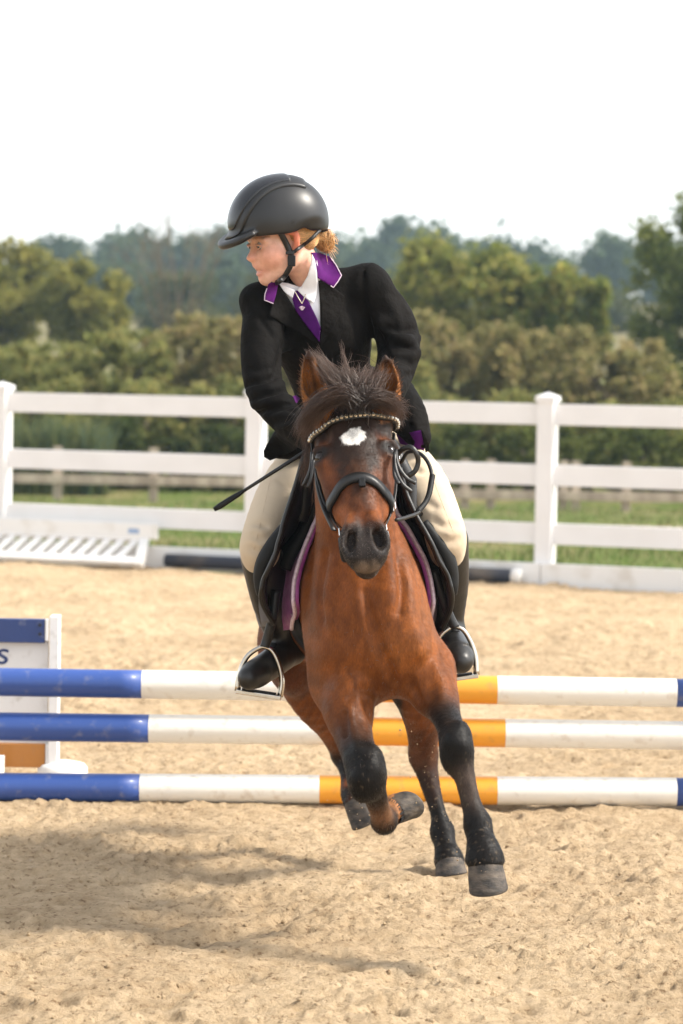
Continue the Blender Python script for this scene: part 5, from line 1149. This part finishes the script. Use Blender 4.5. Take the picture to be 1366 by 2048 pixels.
# ---- gloves
m_glove = mat("black_glove", (.014, .012, .012), (.022, .02, .019), rough=.6, scale=40, bump=.3, bscale=80, bdist=.003)
def glove(wr, kn, up):
    """closed riding hand: palm, four curled fingers of unequal length, thumb on top"""
    d = nrm(kn - wr); up = nrm(up - d * (up @ d)); sd = np.cross(d, up); g = Sculpt()
    g.chain([wr, wr * .4 + kn * .6, kn], [.026, .034, .034], .015, side=sd, ratio=.65)
    for i, (o, ln) in enumerate(((.028, .030), (.010, .034), (-.009, .032), (-.026, .026))):
        b0 = kn + up * o; g.chain([b0, b0 + d * ln, b0 + d * ln * .8 + sd * .03, b0 - d * .004 + sd * .034], [.0105, .0105, .0098, .0088], .004, n=3)
    g.chain([wr * .5 + kn * .5 + up * .024, kn + up * .044 + d * .004, kn + up * .042 + d * .03 + sd * .012], [.013, .011, .0095], .008, n=3)
    lo, hi = np.minimum(wr, kn) - .1, np.maximum(wr, kn) + .1
    V, Fq, C = g.mesh("glove", *[axis_grid(l, h, .0042) for l, h in zip(lo, hi)], 1); return link("glove", arr_mesh("glove", V, Fq), m_glove, rider)
glove(ARL[-1], P(648, 889, 7.735), UP); glove(ARR[-1], P(736, 876, 7.775), UP)

# ---- helmet
m_helm = mat("matt_black_helmet", (.0115, .0115, .012), (.014, .014, .0145), rough=.40, scale=300, spec=.5)
m_gloss = mat("gloss_black_panel", (.012, .013, .016), (.016, .017, .02), rough=.24, scale=200, spec=.5)
hr = (.138, .114, .126); hcn = (-.004, 0, .050)
he = Sculpt(); he.ell(K(*hcn), hr, RAX, .01); he.ell(K(-.045, 0, .045), (.098, .110, .108), RAX, .03)
n1 = nrm(F_ * .16 + U_ * -1.0); p1 = K(.13, 0, .040)                # rim plane
he.ell(p1 + n1 * 6.0, (6, 6, 6), k=.008, op='-')
he.ell(K(-.008, 0, .045), (.128, .100, .110), RAX, .006, op='-')
he.chain([K(.112, -.080, .045), K(.150, -.055, .034), K(.172, 0, .028), K(.150, .055, .034), K(.112, .080, .045)], [.007, .008, .0085, .008, .007], .012, n=6)
pk = Sculpt(); 
he.ell(K(.128, 0, .044), (.050, .078, .0085), (nrm(F_ - U_ * .28), Sd, nrm(U_ + F_ * .28)), .014)
he.ell(K(-.055, .118, .006), (.06, .016, .026), (nrm(F_ + U_ * .05), Sd, U_), .02, op='-'); he.ell(K(-.055, -.118, .006), (.06, .016, .026), (nrm(F_ + U_ * .05), Sd, U_), .02, op='-')
c8 = np.array([K(f, s, u) for f in (-.2, .22) for s in (-.16, .16) for u in (-.04, .21)])
V, Fq, C = he.mesh("helmet", *[axis_grid(l, h, .0031) for l, h in zip(c8.min(0), c8.max(0))], 2)
helmet = link("helmet", arr_mesh("helmet", V, Fq), m_helm, rider); HE_ = bvh_of(V, Fq)
def helm_panel(name, w0, f0, f1, off, th, m, curve):
    V = []; W = []; nf, ns = 40, 15
    for i in range(nf):
        th_ = f0 + (f1 - f0) * i / (nf - 1); w = curve(i / (nf - 1)) * w0
        for j in range(ns):
            s = w * (2 * j / (ns - 1) - 1); d = nrm(F_ * math.sin(th_) + U_ * math.cos(th_) + Sd * s); h, nn = cast(HE_, K(*hcn) + d * .4, -d)
            if h is None: h, nn = K(*hcn) + d * .12, d
            V.append(h - d * .004); W.append(h + d * (off + th))
    n = len(V); F = []; g = lambda i, j: i * ns + j
    for i in range(nf - 1):
        for j in range(ns - 1): F += [(n + g(i, j), n + g(i, j + 1), n + g(i + 1, j + 1), n + g(i + 1, j))]
    bd = [g(i, 0) for i in range(nf)] + [g(nf - 1, j) for j in range(1, ns)] + [g(i, ns - 1) for i in range(nf - 2, -1, -1)] + [g(0, j) for j in range(ns - 2, 0, -1)]
    for i, a in enumerate(bd): b_ = bd[(i + 1) % len(bd)]; F.append((a, b_, n + b_, n + a))
    return MB().add(V + W, F).build(name, m, helmet, True)
helm_panel("shell_panel", 1.0, R_(92), R_(-44), .0, .0045, m_helm, lambda t: .12 + 1.15 * t ** .55 * (1 - .42 * t))
helm_panel("gloss_panel", 1.0, R_(84), R_(-22), .0045, .003, m_gloss, lambda t: .06 + .86 * t ** .6 * (1 - .42 * t))
for s in (1, -1):
    h, nn = cast(HE_, K(.0, s * .3, .048), -s * Sd)
    if h is not None: MB().tube([h, h + nn * .003], .0042, 10).build("rivet", m_lea, helmet)
# chin harness
def hstrap(name, pts, w=.016, off=.004):
    pp, nn_ = [], []
    for q in crom(pts, 5):
        x, y = q[:2]; r = ray(x, y); h, nn = cast(RB_, CAM, r)
        d = q[2] if h is None or abs((h - CAM) @ FWD - q[2]) > .06 else (h - CAM) @ FWD - off
        pp.append(P(x, y, d)); nn_.append(nrm(-FWD + RIGHT * .1))
    A = np.array(pp)
    for _ in range(2): A[1:-1] = .5 * A[1:-1] + .25 * (A[:-2] + A[2:])
    return MB().ribbon(A, nn_, w, .003).build(name, m_lea, helmet, True)
hstrap("front_strap", [(557, 458, 7.90), (569, 480, 7.90), (580, 503, 7.905), (584, 520, 7.91)], .017)
hstrap("rear_strap", [(640, 460, 7.93), (620, 480, 7.905), (600, 495, 7.90), (585, 506, 7.89)], .010, .016)
hstrap("chin_strap", [(584, 518, 7.90), (581, 532, 7.90), (572, 548, 7.90), (562, 560, 7.905), (552, 566, 7.92)], .015)
q = P(583, 522, 7.893); MB().box(q, RIGHT, UP, FWD, .011, .015, .006).build("buckle", m_lea2, helmet, bevel=.003)
q = P(580, 506, 7.893); MB().box(q, RIGHT, UP, FWD, .012, .004, .005).build("slider", m_lea, helmet, bevel=.002)
MB().box(K(-.112, .02, .004), F_, Sd, U_, .010, .034, .014).build("rear_cradle", m_lea2, helmet, bevel=.004)
MB().tube([P(644, 458, 8.0), P(652, 456, 8.0), P(656, 460, 8.0), P(650, 463, 8.0), P(644, 461, 8.0)], .0016, 5).build("loop", m_lea, helmet)
# ================================================================== HAIR
def strands(name, paths, r0, cr, ct, m, parent, seed=1, sides=3):
    """paths: list of (k,3) arrays of equal k; tapered strands in one mesh, colour from root cr to tip ct"""
    A = np.array(paths); n, k, _ = A.shape; r = np.random.default_rng(seed)
    T = np.gradient(A, axis=1); T /= np.linalg.norm(T, axis=2)[..., None] + 1e-9
    e1 = np.cross(T, np.array([.31, .17, .93])); e1 /= np.linalg.norm(e1, axis=2)[..., None] + 1e-9; e2 = np.cross(T, e1)
    t = np.linspace(0, 1, k); rad = r0 * (1 - .85 * t ** 1.5)[None, :] * (.6 + .8 * r.random((n, 1)))
    V = np.stack([A + (e1 * math.cos(q) + e2 * math.sin(q)) * rad[..., None] for q in 2 * math.pi * np.arange(sides) / sides], 2).reshape(-1, 3)
    b = (np.arange(n)[:, None, None] * k + np.arange(k - 1)[None, :, None]) * sides; j = np.arange(sides)[None, None, :]; j2 = (j + 1) % sides
    F = np.stack([b + j, b + j2, b + sides + j2, b + sides + j], -1).reshape(-1, 4)
    c = (np.asarray(cr)[None, None] * (1 - t)[None, :, None] + np.asarray(ct)[None, None] * t[None, :, None]) * (.6 + .8 * r.random((n, 1, 1)))
    C = np.repeat(c.reshape(-1, 3), sides, 0)
    o = link(name, arr_mesh(name, V, F, C), m, parent); return o
def lock(guide, n, spread, seed, k=9, curl=.0, fray=1.0):
    """n strands round a guide of (px, py, depth); spread in metres at root and tip"""
    r = np.random.default_rng(seed); g = np.array([P(*q) for q in guide]); G_ = crom(g, 8); L = np.linspace(0, len(G_) - 1, k); base = np.array([[np.interp(l, np.arange(len(G_)), G_[:, c]) for c in range(3)] for l in L])
    t = np.linspace(0, 1, k)[:, None]; out = []
    for i in range(n):
        a = r.normal(size=3) * spread[0]; b = r.normal(size=3) * spread[1]; c_ = r.normal(size=3) * spread[1] * .5 * fray; le = .75 + .35 * r.random()
        q = base[0] + (base - base[0]) * le + a * (1 - t) + b * t ** 1.3 + c_ * np.sin(t * 3.1) + curl * np.sin(t * 9 + r.random() * 6) * r.normal(size=3)
        out.append(q)
    return out
m_mane = mat("mane_hair", (1, 1, 1), rough=.42, attr=True, spec=.45)
CR, CT = (.022, .012, .008), (.11, .064, .045)
fl = []
for i, (gd, n, sp) in enumerate([
    ([(715, 798, 7.51), (688, 784, 7.50), (652, 794, 7.51), (622, 822, 7.54), (602, 856, 7.57)], 300, (.009, .013)),
    ([(705, 800, 7.51), (672, 794, 7.51), (640, 808, 7.53), (614, 836, 7.56), (604, 864, 7.58)], 170, (.008, .012)),
    ([(702, 802, 7.53), (684, 775, 7.53), (662, 752, 7.54), (642, 728, 7.56)], 190, (.016, .014)),
    ([(700, 800, 7.54), (676, 768, 7.55), (648, 730, 7.57), (626, 708, 7.59)], 110, (.010, .010)),
    ([(712, 800, 7.53), (706, 775, 7.53), (698, 752, 7.54), (692, 738, 7.55)], 130, (.014, .012)),
    ([(704, 775, 7.55), (692, 745, 7.55), (686, 712, 7.55), (682, 690, 7.55)], 14, (.003, .003)),
    ([(720, 802, 7.53), (726, 778, 7.53), (734, 758, 7.55), (744, 745, 7.56)], 170, (.016, .014)),
    ([(728, 802, 7.54), (742, 780, 7.54), (756, 760, 7.56), (768, 744, 7.57)], 130, (.014, .014)),
    ([(726, 798, 7.51), (752, 792, 7.52), (780, 802, 7.55), (800, 826, 7.58)], 170, (.009, .013)),
    ([(735, 804, 7.53), (765, 802, 7.55), (790, 810, 7.57), (804, 824, 7.59)], 110, (.010, .014)),
    ([(712, 812, 7.60), (712, 790, 7.63), (708, 770, 7.66), (708, 758, 7.68)], 260, (.034, .026)),
    ([(670, 830, 7.66), (640, 828, 7.68), (618, 850, 7.69), (610, 885, 7.70)], 180, (.014, .012)),
    ([(650, 850, 7.68), (630, 880, 7.70), (616, 920, 7.70), (610, 960, 7.71)], 130, (.014, .010)),
    ([(770, 830, 7.66), (788, 826, 7.68), (797, 838, 7.70), (800, 850, 7.70)], 70, (.010, .010)),
]): fl += lock(gd, int(n * 1.7), sp, 200 + i, curl=.0025)
strands("forelock", fl, .00085, CR, CT, m_mane, pony, 5)
# the coat itself: short hairs lying along the skin
def coat(n, seed):
    rr = np.random.default_rng(seed); T = HV[HF]; e1, e2 = T[:, 1] - T[:, 0], T[:, 3] - T[:, 0]; nn = np.cross(T[:, 2] - T[:, 0], T[:, 3] - T[:, 1]); ar = np.linalg.norm(nn, axis=1); nn = nn / (ar[:, None] + 1e-12)
    k = rr.choice(len(HF), n, p=ar / ar.sum()); a, b = rr.random((n, 1)), rr.random((n, 1)); p = T[k, 0] + e1[k] * a + e2[k] * b; N = nn[k]
    u_ = (p - HA) @ hu; onh = ((u_ > -.02) & (u_ < .55) & (np.abs((p - HA) @ hv) < .13) & ((p - HA) @ hw > -.2))[:, None]
    fl_ = np.where(onh, hu + .8 * hv * np.sign((p - HA) @ hv)[:, None] * .3, np.array([0, .55, -1.0])) + rr.normal(size=(n, 3)) * .22
    d = fl_ - N * (fl_ * N).sum(1)[:, None]; d /= np.linalg.norm(d, axis=1)[:, None] + 1e-9; d = d * .975 + N * .20; sd_ = np.cross(d, N); sd_ /= np.linalg.norm(sd_, axis=1)[:, None] + 1e-9
    ln = np.where(onh, .0065, .010) * (.6 + .8 * rr.random((n, 1))); w = .0005 * (.7 + .6 * rr.random((n, 1)))
    V = np.stack([p - sd_ * w, p + sd_ * w, p + d * ln], 1).reshape(-1, 3); c = HC[HF[k, 0]] * (.75 + .6 * rr.random((n, 1)))
    return link("coat_hair", arr_mesh("coat_hair", V, np.arange(3 * n).reshape(n, 3), np.repeat(c, 3, 0), smooth=False), m_fur, pony)
m_fur = mat("coat_hair", (1, 1, 1), rough=.5, attr=True, spec=.13)
coat(230000, 41)
# feather at coronets and fetlocks
ft_ = []; r = np.random.default_rng(31)
for (top, ax, toe, sd, r0) in HOOVES:
    for i in range(110):
        a = r.random() * 6.283; d = toe * math.cos(a) + sd * math.sin(a); p = top + d * r0 * .93 - ax * (.012 + .010 * r.random()); l = .014 + .010 * r.random(); t = np.linspace(0, 1, 4)[:, None]
        ft_.append(p + (ax * 1.0 + d * .10 + r.normal(size=3) * .08) * l * t)
strands("feather", ft_, .0009, BLK, (.022, .016, .012), m_mane, pony, 14)
# mane along the crest (behind the head)
mn = []
for i in range(26):
    t = i / 25; a = np.array([704 + 8 * t, 835 + 150 * t, 7.70 + .32 * t]); mn += lock([tuple(a), (a[0] - 30, a[1] - 12, a[2] - .01), (a[0] - 62, a[1] + 40, a[2] - .02), (a[0] - 66, a[1] + 90, a[2] - .02)], 16, (.008, .014), 300 + i, k=7)
strands("mane", mn, .0016, CR, CT, m_mane, pony, 6)
# tail
tl = []; r = np.random.default_rng(77)
for i in range(700):
    a = P(662, 1020, 9.10) + r.normal(size=3) * .018; sw = r.normal(size=3) * np.array([.03, .06, .03]); t = np.linspace(0, 1, 10)[:, None]; l = .42 + .22 * r.random()
    tl.append(a + np.array([.04, .30, 0]) * np.sin(t * 1.6) + np.array([.06, .06, -l]) * t ** 1.4 + sw * t)
strands("tail", tl, .0016, CR, (.05, .03, .02), m_mane, pony, 16)
# fuzz on ears, jaw and lips
fz = []; r = np.random.default_rng(8)
HBv = HV
def fuzz(mask, n, ln, dirf, seed, jit=.5, k=4):
    rr = np.random.default_rng(seed); idx_ = np.nonzero(mask)[0]; pick = idx_[rr.integers(0, len(idx_), n)]; out = []
    for i in pick:
        p = HV[i]; d = nrm(dirf(p) + rr.normal(size=3) * jit); l = ln * (.5 + .8 * rr.random()); t = np.linspace(0, 1, k)[:, None]; out.append(p - d * .002 + d * l * t + np.array([0, 0, -.15 * l]) * t ** 2)
    return out
e_in = []
for (b, t, bu, fw) in (EARL, EARR):
    ax_ = t - b; tt = ((HV - b) @ ax_) / (ax_ @ ax_); rad_ = np.linalg.norm((HV - b) - tt[:, None] * ax_, axis=1); mk = (tt > .1) & (tt < 1.0) & (rad_ < .055) & (rad_ > .016)
    e_in += fuzz(mk & (((HV - b) @ fw) > -.005), 800, .019, lambda p: nrm((p - b) - ax_ * .5) * .6 + nrm(ax_) * .9 + fw * .5, 21, .4)
strands("ear_hair", e_in, .0009, (.12, .055, .025), (.20, .10, .055), m_mane, pony, 7)
lip = fuzz((lu > .38) & (lu < .50) & (lw > -.07) & (np.abs(lv) < .075), 1500, .0055, lambda p: hw * .4 + hu * .5 + hv * np.sign((p - HA) @ hv) * .6, 25, .3) + fuzz((lu > .47) & (lw < -.02) & (np.abs(lv) < .07), 340, .012, lambda p: hu * 1.0 + hw * .3, 22, .45)
mz_ = strands("muzzle_hair", lip, .0006, (.06, .04, .03), (.13, .09, .065), m_mane, pony, 9)
for o_ in [q for q in pony.children if q.name.split('.')[0] in ('forelock', 'mane', 'tail', 'feather', 'coat_hair', 'ear_hair', 'muzzle_hair', 'star_hair')]: o_['kind'] = 'stuff'
# ---- rider's ginger hair
m_ging = mat("ginger_hair", (1, 1, 1), rough=.4, attr=True, spec=.45)
GR, GT = (.50, .25, .085), (.80, .50, .23)
hs_ = Sculpt(); hs_.ell(K(-.030, 0, .038), (.083, .0785, .082), RAX, .01); hs_.ell(K(-.062, 0, -.008), (.040, .058, .05), RAX, .03); hs_.ell(K(.046, 0, -.02), (.058, .12, .085), RAX, .015, op='-'); hs_.ell(K(-.128, .012, -.040), (.024, .024, .030), RAX, .008)
c8 = np.array([K(f, s, u) for f in (-.18, .12) for s in (-.1, .1) for u in (-.1, .14)])
V, Fq, C = hs_.mesh("hair", *[axis_grid(l, h, .0035) for l, h in zip(c8.min(0), c8.max(0))], 1)
hair = link("hair", arr_mesh("hair", V, Fq, np.tile(np.array((.50, .26, .09)), (len(V), 1))), m_ging, rider); HR_ = bvh_of(V, Fq)
r = np.random.default_rng(4); hh_ = []; bun = K(-.118, .012, -.022)
for i in range(800):
    s = .15 + .95 * r.random(); a0 = r.uniform(-1, 1); st = K(r.uniform(-.01, .05) - .02 * r.random(), .075 + .002 * r.normal(), r.uniform(-.035, .06)) if r.random() < .75 else K(r.uniform(-.07, -.03), .062, r.uniform(-.075, -.04))
    en = bun + r.normal(size=3) * .008; mid = (st + en) / 2 + Sd * .02; path = []
    for q in crom([st, mid, en], 5)[:11]:
        c = K(-.03, 0, .02); d = nrm(q - c); h, nn = cast(HR_, c + d * .3, -d); path.append(h + d * (.0015 + .002 * r.random()) if h is not None and np.linalg.norm(q - bun) > .03 else q)
    hh_.append(np.array(path[:11]))
strands("swept_strands", [p for p in hh_ if len(p) == 11], .0009, GR, GT, m_ging, hair, 11)
bb_ = []
for i in range(260):
    ax = nrm(nrm(bun - hc) + r.normal(size=3) * .5); e1 = nrm(np.cross(ax, r.normal(size=3))); e2 = np.cross(ax, e1); R0 = r.uniform(.013, .027); ph = r.random() * 6.28
    q = np.linspace(0, r.uniform(2.5, 5.0), 11); c = bun + nrm(bun - hc) * .006 - U_ * .014 + r.normal(size=3) * .005
    bb_.append(np.array([c + (e1 * math.cos(t + ph) + e2 * math.sin(t + ph) * 1.25) * R0 for t in q]))
for i in range(26):
    c = bun - U_ * .02; d = nrm(RIGHT * r.uniform(.2, 1) + UP * r.normal() * .7 - FWD * r.normal() * .3); bb_.append(np.array([c + d * .045 * t + np.array([0, 0, -.02]) * t * t for t in np.linspace(.3, 1, 11)]))
strands("bun", bb_, .0011, GR, GT, m_ging, hair, 12)
